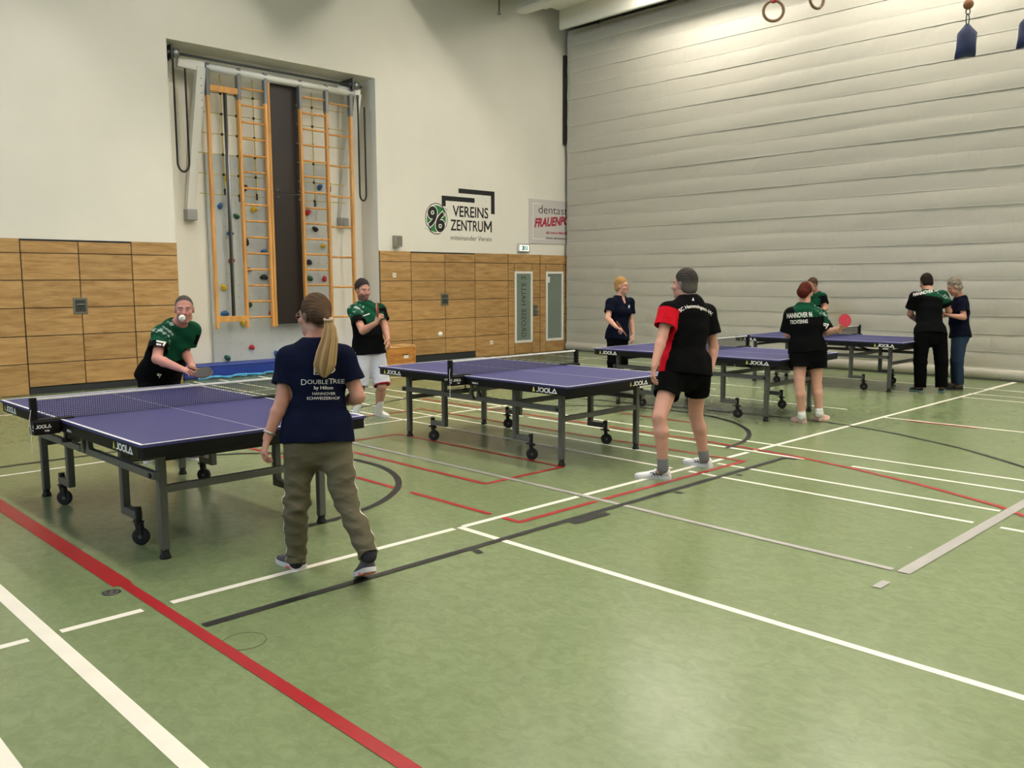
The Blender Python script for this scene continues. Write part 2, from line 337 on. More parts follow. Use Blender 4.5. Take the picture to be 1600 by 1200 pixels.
def store_gate(n, x0, xm, x1, rows, label, hx, hz, gap):
    g = tag(empty('door_%d' % n, (x0, WALLY, 0)), label, kind='structure')
    rr = [gap+.012]+rows[1:-1]+[rows[-1]-.03]
    for a, b in ((x0, xm), (xm, x1)):
        for c, d in zip(rr, rr[1:]): panel(a, b, c, d, g, (x0, WALLY, 0))
    MB().box((.005, -.03, .0), (x1-x0-.005, -.012, gap)).build('rubber_skirt', mat('rubber_skirt', '24272a', .7), g)
    h = MB().bbox((hx-x0-.105, -.05, hz-.125), (hx-x0+.105, -.036, hz+.125), .004).build('lock_plate', mat('lock_plate', '6d6f68', .45, .5), g)
    MB().box((hx-x0-.075, -.0525, hz-.09), (hx-x0+.075, -.05, hz+.095)).build('recess', mat('lock_recess', '3d3f3b', .6, .3), h)
    MB().tube([(hx-x0-.055, -.056, hz+.0), (hx-x0-.055, -.066, hz+.025), (hx-x0+.055, -.066, hz+.025), (hx-x0+.055, -.056, hz+.0)], .01, 8).build('handle', M_steel, h, True)
    MB().cyl((hx-x0, -.052, hz-.045), (hx-x0, -.058, hz-.045), .012, n=12).build('keyhole', M_black, h)
    return g
store_gate(1, 3.853, 4.66, 5.463, rowsL, 'oak panelled equipment store gate at the far left', 4.64, 1.32, .10)
store_gate(2, 11.087, 11.985, 12.838, rowsR, 'oak panelled equipment store gate under the club logo', 11.967, 1.295, .13)
M_wframe = mat('white_frame', 'e9e6df', .5); M_frost = mat('frosted_glass', '77847c', .25, var=.08, vscale=2)
def hall_door(n, x0, x1, wx0, wx1, label, letters=None):
    g = tag(empty('door_%d' % n, (x0, WALLY, 0)), label, kind='structure'); Lc = (x0, WALLY, 0); z0, z1 = .255, 1.905
    for c, d in zip(rowsR, rowsR[1:]):
        lo, hi = max(c, 0), d
        if hi <= z0 or lo >= z1: panel(x0, x1, lo, hi, g, Lc); continue
        panel(x0, wx0, lo, hi, g, Lc); panel(wx1, x1, lo, hi, g, Lc)
        if lo < z0: panel(wx0, wx1, lo, z0, g, Lc)
        if hi > z1: panel(wx0, wx1, z1, hi, g, Lc)
    a, b = wx0-x0, wx1-x0; t = .055
    f = MB(); f.box((a, -.05, z0), (a+t, 0, z1)); f.box((b-t, -.05, z0), (b, 0, z1)); f.box((a+t, -.05, z0), (b-t, 0, z0+t)); f.box((a+t, -.05, z1-t), (b-t, 0, z1)); f.build('window_frame', M_wframe, g)
    p = MB().box((a+t, -.03, z0+t), (b-t, -.02, z1-t)).build('pane', M_frost, g)
    if letters:
        tg = text_geo(letters, .17, 'LEFT', .01, 0, 1.05)
        # lettering on the far side of the glass, so it reads mirrored from the hall, running up the pane
        w = max(v[0] for v in tg[0]); s_ = 1.42/w
        flat('lettering', tg, lambda x, y: ((a+b)/2-.06+y*s_*1.15, -.0312, z0+.12+x*s_), mat('letter_green', '17382a', .5), p)
    return g
hall_door(3, 13.855, 14.89, 14.05, 14.632, 'oak door with tall frosted pane and mirrored hall lettering', 'GROSSE HALLE 2')
d4 = hall_door(4, 14.895, 15.95, 15.09, 15.697, 'oak door with tall frosted pane next to the curtain')
MB().box((.24, -.033, 1.64), (.34, -.031, 1.78)).build('notice', mat('paper_white', 'dfe3e0', .6), d4)
lk = MB().bbox((14.66-13.855, -.05, .86), (14.80-13.855, -.038, 1.12), .004).build('lock_plate', MATS['lock_plate'], bpy.data.objects['door_3'])
MB().tube([(14.70-13.855, -.05, 1.0), (14.70-13.855, -.075, 1.0), (14.79-13.855, -.075, 1.0)], .01, 8).build('handle', M_steel, lk, True)
# switches and sockets on the panels
def plate(x, z, label, s=.045, cat='wall socket', name='wall_socket'):
    t = thing(name, (x, WALLY-.04, z), label, cat)
    MB().bbox((-s, -.012, -s), (s, 0, s), .004).build('cover', mat('plate_white', 'e9e7df', .4), t)
    MB().bbox((-s*.6, -.016, -s*.6), (s*.6, -.011, s*.6), .003).build('rocker' if name != 'wall_socket' else 'insert', mat('plate_insert', 'cfcabd', .4), t); return t
plate(10.65, 1.807, 'small white square light switch on the oak panel beside the niche', cat='light switch', name='light_switch')
plate(13.314, .31, 'small white wall socket low on the oak panel beside the doors')
sp = thing('wall_speaker', (10.73, WALLY, 2.487), 'small grey box speaker mounted above the oak panels', 'speaker')
MB().bbox((-.085, -.13, -.11), (.085, 0, .11), .012).build('body', mat('speaker_grey', '9a9789', .6), sp)
MB().box((-.07, -.135, -.09), (.07, -.13, .09)).build('grille', mat('speaker_grille', '77756a', .7, bump=.4, bscale=300), sp)
# exit sign box with lit pictogram
ex = thing('exit_sign', (14.33, WALLY, 2.44), 'small lit emergency exit sign with green running figure above the door', 'exit sign')
MB().bbox((-.16, -.08, -.085), (.16, 0, .07), .01).build('housing', M_wframe, ex)
MB().box((-.14, -.083, -.07), (.14, -.08, .055)).build('panel', mat('exit_white', 'f4fbf7', .4, emit=1.2), ex)
MB().box((-.10, -.0845, -.055), (-.005, -.083, .042)).build('door_pictogram', mat('exit_teal', '1d7a66', .5), ex)
MB().box((.005, -.0845, -.055), (.10, -.083, .042)).build('runner_pictogram', mat('exit_teal', '1d7a66', .5), ex)
fig = MB(); fig.sph((.052, -.085, .026), .010, 10, 6, (1, .2, 1)); fig.bar((.052, -.0852, .014), (.045, -.0852, -.014), .016, .002, (0, 1, 0)); fig.bar((.045, -.0852, -.014), (.062, -.0852, -.043), .009, .002, (0, 1, 0)); fig.bar((.045, -.0852, -.014), (.026, -.0852, -.038), .009, .002, (0, 1, 0)); fig.bar((.05, -.0852, .01), (.075, -.0852, -.002), .007, .002, (0, 1, 0)); fig.build('figure', MATS['exit_white'], ex)
MB().box((-.09, -.0852, -.03), (-.06, -.0845, .02)).build('arrow', MATS['exit_white'], ex)
MB().tube([(x_, -.04, z_) for x_, z_ in ((-.2, .09), (.2, .09), (.2, -.11), (-.2, -.11))], .004, 6, closed=True).build('wire_guard', M_steel, ex)
for k in range(4): MB().tube([(-.15+k*.1, -.0, .09), (-.15+k*.1, -.11, .07), (-.15+k*.1, -.11, -.09), (-.15+k*.1, 0, -.11)], .003, 5).build('guard_wire', M_steel, ex)
# club logo painted on the wall ----------------------------------
M_ink = mat('ink_black', '161514', .7); M_green = mat('club_green', '1f7a3d', .6); M_lwht = mat('logo_white', 'efece4', .8)
LOGO = (11.497, WALLY, 2.5)
lg = thing('club_logo', LOGO, 'black and green club logo with 96 emblem painted on the white wall', 'wall logo')
on = lambda d: (lambda x, y: (x-LOGO[0], -d, y-LOGO[2]))
def disc_geo(cx, cy, rx, ry, n=48): return [(cx+rx*math.cos(2*math.pi*i/n), cy+ry*math.sin(2*math.pi*i/n)) for i in range(n)], [tuple(range(n))]
def rect(x0, x1, y0, y1): return [(x0, y0), (x1, y0), (x1, y1), (x0, y1)], [(0, 1, 2, 3)]
ec = (11.80, 2.985); E_ = lambda k: disc_geo(ec[0], ec[1], .30*k, .325*k)
horn = ([(11.90, 3.25), (12.10, 3.19), (12.02, 3.09), (12.03, 3.0)], [(0, 1, 2, 3)]); tail = ([(11.72, 2.70), (11.49, 2.78), (11.60, 2.86), (11.57, 2.95)], [(0, 1, 2, 3)])
flat('emblem_outline', merge_geo(E_(1.0), horn, tail), on(.002), M_ink, lg)
flat('emblem_border', merge_geo(E_(.945), move_geo(horn, 11.9*.06, 3.1*.06, .94, .94), move_geo(tail, 11.6*.06, 2.85*.06, .94, .94)), on(.003), M_lwht, lg)
flat('emblem_field', E_(.86), on(.004), M_green, lg)
for nm, mt_, bd, dd in (('emblem_number_border', M_lwht, .06, .005), ('emblem_number', M_ink, .028, .006)):
    g9 = text_geo('9', .56, 'CENTER', bd, .12); g6 = text_geo('6', .56, 'CENTER', bd, .12)
    flat(nm, merge_geo(move_geo(g9, ec[0]-.135, ec[1]-.15, .95, 1.0, 0), move_geo(g6, ec[0]+.085, ec[1]-.255, .95, 1.0, 0)), on(dd), mt_, lg)
def fit(body, x0, x1, y, h, bold=.0, shear=0.0, spacing=1.0):
    g = text_geo(body, 1.0, 'LEFT', bold, shear, spacing); xs_ = [v[0] for v in g[0]]; ys_ = [v[1] for v in g[0]]
    sx = (x1-x0)/(max(xs_)-min(xs_)); cap = 0.729
    return move_geo(g, x0-min(xs_)*sx, y, sx, h/cap)
flat('lettering', merge_geo(fit('VEREINS', 12.25, 13.28, 3.06, .235, .016), fit('ZENTRU', 12.185, 13.12, 2.765, .235, .016), stroke_geo([[(13.172, 2.775), (13.172, 2.985)], [(13.172, 2.985), (13.268, 2.83)], [(13.268, 2.83), (13.364, 2.985)], [(13.364, 2.985), (13.364, 2.775)]], .042)), on(.002), M_ink, lg)
flat('small_lettering', fit('miteinander Verein', 12.185, 13.38, 2.56, .105, .003), on(.002), mat('ink_grey', '4a4845', .7), lg)
flat('bracket', merge_geo(rect(11.95, 12.88, 3.375, 3.475), rect(11.95, 12.06, 3.255, 3.375), rect(12.42, 13.475, 3.555, 3.655), rect(13.365, 13.475, 3.16, 3.555)), on(.002), M_ink, lg)
# sponsor board, running on behind the curtain
SG = (14.552, WALLY, 2.555)
sg = thing('sponsor_board', SG, 'pale grey sponsor board with red brush lettering half behind the curtain', 'sign board')
MB().box((0, -.02, 0), (1.9, 0, 1.02)).build('board', mat('board_grey', 'c9c4c4', .6), sg)
ons = lambda d: (lambda x, y: (x, -.02-d, y))
flat('border_line', merge_geo(rect(.12, .135, .10, .925), rect(.12, .40, .91, .925), rect(.12, .52, .10, .115)), ons(.001), M_lwht, sg)
flat('top_lettering', fit('dentaste', .31, 1.46, .70, .20, -.006), ons(.001), M_ink, sg)
fr = fit('FRAUENPO', .17, 1.38, .36, .20, .045, .25)
flat('brush_lettering', ([(x, y+.09*x) for x, y in fr[0]], fr[1]), ons(.001), mat('brush_red', 'a51f3a', .6), sg)
flat('tag_lettering', fit('#LieberMitBi', .56, 1.30, .235, .062, .02), ons(.001), MATS['brush_red'], sg)
flat('address_lettering', fit('www.dentasteco.', .56, 1.32, .115, .055, .02), ons(.001), M_ink, sg)
# curtain ----------------------------------------------------------
def curtain_mat():
    mt = bpy.data.materials.new('curtain_vinyl'); mt.use_nodes = True; nt = mt.node_tree; b = nt.nodes['Principled BSDF']
    b.inputs['Base Color'].default_value = (*lin('bebbb0'), 1); b.inputs['Roughness'].default_value = .5; b.inputs['Specular IOR Level'].default_value = .35
    tc = nt.nodes.new('ShaderNodeTexCoord')
    def nz(sc, st, det=3, dist=.0):
        mp = nt.nodes.new('ShaderNodeMapping'); mp.inputs['Scale'].default_value = st; mp.inputs['Rotation'].default_value = (.35, 0, 0); nt.links.new(tc.outputs['Object'], mp.inputs[0])
        n = nt.nodes.new('ShaderNodeTexNoise'); n.inputs['Scale'].default_value = sc; n.inputs['Detail'].default_value = det; n.inputs['Distortion'].default_value = dist; nt.links.new(mp.outputs[0], n.inputs['Vector']); return n
    a = nt.nodes.new('ShaderNodeMath'); a.operation = 'ADD'; nt.links.new(nz(2.2, (1, 2.2, .7), 3, .8).outputs['Fac'], a.inputs[0]); nt.links.new(nz(6, (1, 1.6, .5), 2, .5).outputs['Fac'], a.inputs[1])
    bp = nt.nodes.new('ShaderNodeBump'); bp.inputs['Strength'].default_value = .20; bp.inputs['Distance'].default_value = .05
    nt.links.new(a.outputs[0], bp.inputs['Height']); nt.links.new(bp.outputs[0], b.inputs['Normal'])
    return mt
M_cur = curtain_mat()
curtain = tag(empty('wall_right', (CURX, 14.34, 0)), 'pale grey vinyl partition curtain with horizontal seams closing the hall', kind='structure')
zs = [0.02, .21, .48, .77, 1.07, 1.37, 1.67, 1.98, 2.28]+[2.28+.3035*k for k in range(1, 18)]
rng = np.random.RandomState(3)
NYc = 420
yy = np.linspace(0, -25.5, NYc)
def foldn(y, ph):   # gathered folds of varying strength along a seam
    return (np.sin(y*9.1+ph)+.7*np.sin(y*15.7+ph*2.1)+.5*np.sin(y*27+ph*.7))*(.5+.5*np.sin(y*.83+ph*3))*np.clip(.5+.8*np.sin(y*.31+ph*1.7), 0, 1)
for k in range(len(zs)-1):
    z0, z1 = zs[k], zs[k+1]; nz_ = 7; vs = []; fs = []; ph = rng.rand()*6.28
    for j in range(nz_+1):
        t = j/nz_; z = z0+(z1-z0)*t
        bulge = (.009 if k else .05)*math.sin(math.pi*min(max(t, .0), 1))**.7*(1 if k < 9 or k % 2 == 0 else .6) + (.011 if k < 9 or k % 2 == 0 else .003)*(1-t)
        wr = .0038*foldn(yy+.35*t, ph)*(.25+.75*t) + .004*np.sin(yy*1.3+ph+2*t)
        amp = 1.0 if 0 < j < nz_ else .5
        for i in range(NYc): vs.append((-bulge-wr[i]*amp, yy[i], z))
    for j in range(nz_):
        for i in range(NYc-1): fs.append((j*NYc+i, j*NYc+i+1, (j+1)*NYc+i+1, (j+1)*NYc+i))
    MB().add(vs, fs).build('curtain_panel', M_cur, curtain, True)
    if k: MB().box((-.014 if k % 2 == 0 or k < 9 else -.006, -25.5, z0-.006), (.004, 0, z0+.006)).build('seam', mat('curtain_seam', 'd0cdc3', .5), curtain)
MB().box((-.03, -25.5, .0), (.03, 0, .02)).build('floor_seal', mat('curtain_seal', '5a5a52', .7), curtain)
MB().box((.02, -25.5, .0), (.06, 0, 7.5)).build('curtain_back', M_cur, curtain)
MB().box((-.05, -25.5, 7.66), (.3, 0, 7.95)).build('head_box', mat('head_grey', '5b5c60', .6), curtain)
for k in range(9): MB().box((-.06, -1.0-k*2.6, 7.45), (-.05, -.97-k*2.6, 7.95)).build('bracket', M_black, curtain)
tag(MB().box((15.70, 14.36, 4.9), (15.79, 14.425, 6.95)).box((15.715, 14.355, 6.0), (15.79, 14.40, 6.15)).build('trim_1', M_black), kind='structure')
# ceiling, beams and strip lights ----------------------------------
M_ceil = mat('ceiling_grey', '63635f', .8)
tag(MB().box((-8.4, -13.4, CEIL), (17.2, 14.9, CEIL+.15)).build('ceiling', M_ceil), kind='structure')
M_beam = mat('beam_white', 'd9d8cf', .6)
for i, bx in enumerate((-6.0, -1.9, 4.25, 8.4, 13.88)):
    tag(MB().bbox((bx-.16, -13.0, 7.45), (bx+.16, 14.05, CEIL), .05).build('trim_%d' % (i+2), M_beam), kind='structure')
M_lamp = mat('lamp_diffuser', 'fff6e8', .5, emit=LAMP)
def strip_light(x, label, side=False):
    t = thing('ceiling_light', (x, 14.0, 7.62 if side else 7.45), label, 'ceiling light', 'long ceiling strip lights')
    L = -26.6; h = .55
    for s_ in (-1, 1): MB().bbox((s_*.60-.05, L, -.28 if side else -.10), (s_*.60+.05, 0, .62), .02).build('side_panel', M_beam, t) if not (side and s_ < 0) else None
    for k in range(4):
        c = (-.40+k*.16) if side else (-.45, -.28, .28, .45)[k]; zr = .07 if side else .30
        MB().add([(c-.03, L, zr), (c+.03, L, zr), (c+.075, L, zr+.06), (c-.075, L, zr+.06), (c-.03, -.0, zr), (c+.03, 0, zr), (c+.075, 0, zr+.06), (c-.075, 0, zr+.06)], [(0,1,2,3),(7,6,5,4),(0,4,5,1),(1,5,6,2),(2,6,7,3),(3,7,4,0)]).build('rib', M_beam, t)
    MB().box((-.55, L, .14 if side else .60), (.55, 0, .16 if side else .62)).build('reflector', M_beam, t)
    for k in range(6): MB().box((-.17, -5.1-k*4.2, +.03 if side else .43), (.17, -2.5-k*4.2, .06 if side else .465)).build('diffuser', M_lamp, t)
    return t
for x, lb in ((2.2, 'white ceiling strip light over the nearest table'), (6.3, 'white ceiling strip light over the second table'), (10.5, 'white ceiling strip light over the third table'), (14.55, 'white ribbed ceiling strip light beside the curtain')):
    strip_light(x, lb, x > 14)
# thin hanging cable with hook at the top of the wall
hk = thing('ceiling_hook', (13.55, 14.2, 7.5), 'thin cable with a small hook hanging at the top of the wall', 'hook')
P0 = WY(780, 18, 14.2)
MB().cyl((P0[0]-13.55, 0, CEIL-7.5), (P0[0]-13.55, 0, P0[2]-7.5), .012, n=8).build('cable', M_dsteel, hk)
MB().tube([(P0[0]-13.55+.03*math.cos(a_), 0, P0[2]-7.53+.03*math.sin(a_)) for a_ in np.linspace(1.57, 6.8, 10)], .008, 6).build('hook', M_dsteel, hk)
# ================================================================== table tennis tables
M_top = mat('table_blue', '3c3d72', .5, var=.04, vscale=3, spec=.25); M_apron = mat('apron_black', '0a0a0b', .5, spec=.25)
M_tline = mat('table_line', 'e8e8ea', .4); M_leg = mat('leg_grey', '5c5d59', .42, .25); M_rub = mat('rubber_black', '111111', .6)
M_tyre = mat('tyre', '161617', .7); M_net = mat('net_cord', '1c1d22', .7); M_tape = mat('net_tape', 'e6e6e4', .6)
M_logow = mat('logo_print', 'f0f0ee', .5); M_logoy = mat('logo_yellow', 'c9c35a', .5)
def joola(h):
    """wide block letters, height h, total width about 4.35 h"""
    w = h*.21; x = 0; st = []
    st.append([(.42*h, h), (.42*h, .22*h), (.30*h, .1*h), (.0*h, .1*h)])
    def O(x0):
        return [(x0+.25*h, .1*h), (x0+.62*h, .1*h), (x0+.8*h, .3*h), (x0+.8*h, .7*h), (x0+.62*h, .9*h), (x0+.25*h, .9*h), (x0+.07*h, .7*h), (x0+.07*h, .3*h), (x0+.25*h, .1*h)]
    st += [O(.62*h), O(1.62*h)]
    st.append([(2.68*h, 1.0*h), (2.68*h, .1*h), (3.2*h, .1*h)])
    st.append([(3.30*h, .05*h), (3.75*h, .93*h), (4.20*h, .05*h)]); st.append([(3.62*h, .1*h), (4.2*h, .1*h)])
    return stroke_geo(st, w)
def emblem(h): return [(-1.30*h, 0), (-.55*h, 0), (-.85*h, h), (-1.0*h, h)], [(0, 1, 2, 3)]
HL, HW = 1.37, .7625
def half(root, sg):
    """one half of the table; sg=-1 is the near half (towards -y)"""
    y0, y1 = sorted((sg*.006, sg*HL))
    t = MB().bbox((-HW, y0, .742), (HW, y1, .76), .002).build('table_top', M_top, root)
    e = MB(); z = .7606; b = .02
    ye = sg*HL; yi = ye-sg*b; lo, hi = sorted((ye, yi))
    e.box((-HW, lo, .7598), (HW, hi, z)); e.box((-HW, y0, .7598), (-HW+b, y1, z)); e.box((HW-b, y0, .7598), (HW, y1, z))
    e.build('edge_line', M_tline, t); MB().box((-.0015, y0, .7598), (.0015, y1, z)).build('centre_line', M_tline, t)
    a = MB(); th = .03; zb, zt = .676, .7425
    c = .05   # chamfered outer corners
    ring = [(-HW+.002, sg*.006), (-HW+.002, sg*(HL-c)), (-HW+c*.35, sg*(HL-.002)), (HW-c*.35, sg*(HL-.002)), (HW-.002, sg*(HL-c)), (HW-.002, sg*.006)]
    inn = [(-HW+th, sg*.006), (-HW+th, sg*(HL-c-.01)), (-HW+c*.35+.02, sg*(HL-th)), (HW-c*.35-.02, sg*(HL-th)), (HW-th, sg*(HL-c-.01)), (HW-th, sg*.006)]
    n = len(ring); vs = [(x, y, zb) for x, y in ring]+[(x, y, zt) for x, y in ring]+[(x, y, zb) for x, y in inn]+[(x, y, zt) for x, y in inn]; fs = []
    for i in range(n-1):
        fs += [(i, i+1, n+i+1, n+i), (2*n+i+1, 2*n+i, 3*n+i, 3*n+i+1), (i+1, i, 2*n+i, 2*n+i+1), (n+i, n+i+1, 3*n+i+1, 3*n+i)]
    fs += [(0, n, 3*n, 2*n), (n-1, 3*n-1, 4*n-1, 2*n-1)]
    ap = a.add(vs, fs).build('apron', M_apron, root)
    zt0 = .688
    # lettering on both long sides and on the end
    for sx in (-1, 1):
        h = .042
        def fs_(x, y, sx=sx):   # reads left to right seen from outside
            yy_ = (sg*(HL-.30) if sx*sg > 0 else sg*(HL-.14-0.0)) if False else None
            return None
        ystart = sg*(HL-.11) if (sx < 0 and sg > 0) or (sx > 0 and sg < 0) else sg*(HL-.32)
        d = -1 if sx < 0 else 1     # reading direction along y
        if sx < 0: ystart = (HL-.15) if sg > 0 else -(HL-.37)
        else: ystart = -(HL-.15) if sg < 0 else (HL-.37)
        xx = sx*(HW-.0012)
        flat('lettering', move_geo(joola(h), 0, 0, 1.35, 1), lambda x, y: (xx, ystart+d*x, zt0+y), M_logow, ap)
        flat('emblem', emblem(h), lambda x, y: (xx, ystart+d*x, zt0+y), M_logoy, ap)
        ys2 = (.20 if sg > 0 else -.14) if sx < 0 else (-.20 if sg < 0 else .14)
        flat('small_lettering', fit('2000-S', 0, .085, 0, .016, .02), lambda x, y: (xx, ys2+d*x, zt0+.004+y), M_logow, ap)
    h = .04; xs0 = -.02 if sg < 0 else .02; d = 1 if sg < 0 else -1
    flat('lettering', move_geo(joola(h), 0, 0, 1.3, 1), lambda x, y: (.16*d+d*x, sg*(HL-.001), .688+y), M_logow, ap)
    flat('emblem', emblem(h), lambda x, y: (.16*d+d*x, sg*(HL-.001), .688+y), M_logoy, ap)
    # legs
    LXX, LYY, WYY = .55, 1.11, .52
    for sx in (-1, 1):
        x = sx*LXX
        lg_ = MB().bbox((x-.025, sg*LYY-.025, .055), (x+.025, sg*LYY+.025, .69), .005).build('leg', M_leg, root)
        MB().tube([(x, sg*LYY, 0), (x, sg*LYY, .012), (x, sg*LYY, .035), (x, sg*LYY, .05), (x, sg*LYY, .062)], [.034, .034, .026, .024, .03], 14).build('foot', M_rub, lg_, True)
        wl_ = MB().bbox((x-.025, sg*WYY-.025, .17), (x+.025, sg*WYY+.025, .69), .005)
        ylo, yhi = sorted((sg*(WYY+.02), sg*(WYY+.21))); wl_.bbox((x-.025, ylo, .17), (x+.025, yhi, .22), .005)
        wl_ = wl_.build('wheel_leg', M_leg, root)
        yc = sg*(WYY+.20)
        f = MB(); f.cyl((x, yc, .15), (x, yc, .245), .022, n=12); [f.bar((x+math.cos(.72)*q_, yc+math.sin(.72)*q_, .155), (x+math.cos(.72)*q_+.009, yc+math.sin(.72)*q_-.009, .07), .035, .006, (math.cos(.72), math.sin(.72), 0)) for q_ in (-.019, .019)]; f.bbox((x-.026, yc-.032, .145), (x+.026, yc+.032, .158)); f.bar((x-.0, yc-.05, .145), (x+.0, yc+.055, .15), .02, .012)
        f.build('caster_fork', M_rub, wl_)
        ca_, sa_ = math.cos(.72), math.sin(.72); qx, qy = x+sa_*.012, yc-ca_*.012; wp_ = lambda t: (qx+ca_*t, qy+sa_*t, .056)
        w = MB(); w.tube([wp_(-.0135), wp_(-.011), wp_(.011), wp_(.0135)], [.046, .056, .056, .046], 24); w.build('wheel', M_tyre, wl_, True)
        MB().cyl(wp_(-.016), wp_(.016), .014, n=12).build('hub', M_leg, wl_)
        # long side rail with hinge ear at the net
        ra, rb = sorted((sg*.09, sg*(LYY+.045)))
        MB().bbox((x-.045*sx*1-.02 if sx > 0 else x+.045-.02, ra, .505), (x-.045*sx+.02 if sx > 0 else x+.045+.02, rb, .545), .004).build('side_rail', M_leg, root) if False else MB().bbox((x+sx*.045-.02, ra, .50), (x+sx*.045+.02, rb, .545), .004).build('side_rail', M_leg, root)
        # u-shaped hinge bracket: an ear that widens towards the rail
        yb = sg*.02
        pl = [(sg*.015, .66), (sg*.055, .66), (sg*.06, .60), (sg*.085, .545), (sg*.17, .545), (sg*.17, .50), (sg*.015, .50), (sg*.012, .52), (sg*.035, .55), (sg*.04, .60)]
        MB().prism(pl, lambda u, v, dd: (x+sx*.045+dd, u, v), -.016, .016).build('hinge_bracket', M_leg, root)
        MB().cyl((x+sx*.066, sg*(LYY+.0), .522), (x+sx*.075, sg*(LYY+.0), .522), .016, n=12).build('bolt', M_rub, root)
    MB().bbox((-LXX, sg*LYY-.018, .405), (LXX, sg*LYY+.018, .45), .004).build('cross_rail', M_leg, root)
    MB().bbox((-LXX, sg*WYY-.018, .50), (LXX, sg*WYY+.018, .545), .004).build('cross_rail', M_leg, root)
    MB().bbox((-LXX, sg*LYY-.012, .60), (LXX, sg*LYY+.012, .635), .004).build('cross_rail', M_rub, root)
    # folding stay from the top to the inner cross rail
    MB().bar((.12, sg*.16, .67), (.12, sg*WYY, .56), .02, .03).build('folding_stay', M_rub, root)
    return t
def make_table():
    root = empty('table_tennis_table', (0, 0, 0))
    half(root, -1); half(root, 1)
    nw = HW+.1525; z0, z1 = .762, .9125
    net = empty('net_unit', (0, 0, 0)); net.parent = root
    n = MB(); r = .0011
    k = int(2*nw/.0145)
    for i in range(1, k):
        x = -nw+2*nw*i/k; n.bar((x, 0, z0), (x, 0, z1-.012), 2*r, 2*r, (0, 1, 0))
    for j in range(11): z = z0+.003+j*.0130; n.bar((-nw, 0, z), (nw, 0, z), 2*r, 2*r)
    n = n.build('net', M_net, root); tag(n, kind='stuff')
    MB().bbox((-nw, -.004, z1-.015), (nw, .004, z1), .002).build('net_tape', M_tape, root)
    fl_ = fit('JOOLA', 0, .09, 0, .008, .03)
    for sx in (-1, 1):
        p = MB(); p.bbox((sx*nw-.02, -.022, .70), (sx*nw+.02, .022, .918), .005); p = p.build('net_post', M_apron, root)
        lo, hi = sorted((sx*(HW-.10), sx*(nw+.02)))
        c = MB(); c.bbox((lo, -.03, .762), (sx*HW if sx > 0 else hi, .03, .772), .003) if False else None
        cl = MB(); a_, b_ = sorted((sx*(HW-.09), sx*(nw+.015))); cl.bbox((a_, -.032, .7625), (b_, .032, .771), .003)
        a_, b_ = sorted((sx*(HW+.006), sx*(nw+.018))); cl.bbox((a_, -.05, .672), (b_, .05, .764), .006)
        cl = cl.build('net_clamp', M_apron, p)
        kn = MB(); kx = sx*(HW-.04); kn.cyl((kx, 0, .615), (kx, 0, .675), .007, n=10); kn.cyl((kx, 0, .60), (kx, 0, .618), .032, n=18); kn.build('clamp_knob', M_rub, p)
        xs_ = sx*(nw+.0185); d = -1 if sx < 0 else 1
        lx_ = joola(.020)
        flat('lettering', merge_geo(move_geo(lx_, -.036, 0)), lambda x, y: (xs_, d*x, .722+y), M_logow, cl)
        flat('emblem', move_geo(emblem(.020), -.034, 0), lambda x, y: (xs_, d*x, .722+y), M_logow, cl)
        flat('small_lettering', fit('WM', .012, .040, 0, .014, .02), lambda x, y: (xs_, d*x, .698+y), M_logow, cl)
        if sx < 0:
            # the near-left face of the clamp also carries the lettering on the side turned to the table end
            flat('lettering', move_geo(joola(.022), 0, 0), lambda x, y: (-nw-.005+x, -.0506, .716+y), M_logow, cl)
            flat('small_lettering', fit('WM', .05, .08, 0, .014, .02), lambda x, y: (-nw-.005+x, -.0506, .690+y), M_logow, cl)
    bpy.data.objects.remove(net)
    # adjusting cord hanging from the near net post
    MB().tube([(-nw-.02, -.02, .84), (-nw-.035, -.03, .78), (-nw-.03, -.03, .70), (-nw-.032, -.03, .55)], .0018, 6).build('cord', M_tape, root)
    return root
tabs = [((2.6055, 6.2805), .478, 'blue table tennis table nearest the camera, in front of the woman in navy'), ((6.2773, 6.3892), .535, 'blue table tennis table in the middle, second from the left'),
        ((9.8408, 6.3771), .789, 'blue table tennis table behind the man in the red-sleeved shirt'), ((13.5572, 6.4719), .921, 'blue table tennis table farthest right, closest to the curtain')]
tb = make_table()
for i, (c, a_, lb) in enumerate(tabs):
    t_ = tb if i == 0 else link_copy(tb)
    t_.location = (c[0], c[1], 0); t_.rotation_euler = (0, 0, math.radians(a_)); tag(t_, lb, 'table', 'table tennis tables')
# balls
M_ball = mat('ball_white', 'f3f1ea', .45)
def ball(p, label):
    o = MB().sph((0, 0, 0), .02, 20, 14).build('ball', M_ball, None, True); o.location = tuple(map(float, p)); tag(o, label, 'ball', 'table tennis balls in flight')
ball(S(284.6, 497, 5.3), 'white table tennis ball in the air before the bending player\'s face')
ball(S(688, 522, 7.6), 'white table tennis ball in the air over the middle table')
# ================================================================== climbing niche
M_grey = mat('climb_grey', 'b6bbbb', .7, var=.05, vscale=3, bump=.15, bscale=30)
M_wmetal = mat('white_metal', 'dcdcd8', .45); M_rope = mat('rope_yellow', 'b9a544', .8); M_knot = mat('knot_black', '17171a', .6)
NB = NY
cw = thing('climbing_wall', (8.28, NB, 0), 'grey climbing wall board at the back of the niche', 'climbing wall')
MB().bbox((-1.26, -.05, .0), (1.26, 0, 3.92), .006).build('board', M_grey, cw)
hb = MB()
for i in range(12):
    for j in range(18): hb.cyl((-1.15+i*.21, -.0515, .15+j*.21), (-1.15+i*.21, -.049, .15+j*.21), .007, n=6)
tag(hb.build('bolt_hole', M_dsteel, cw), kind='stuff')
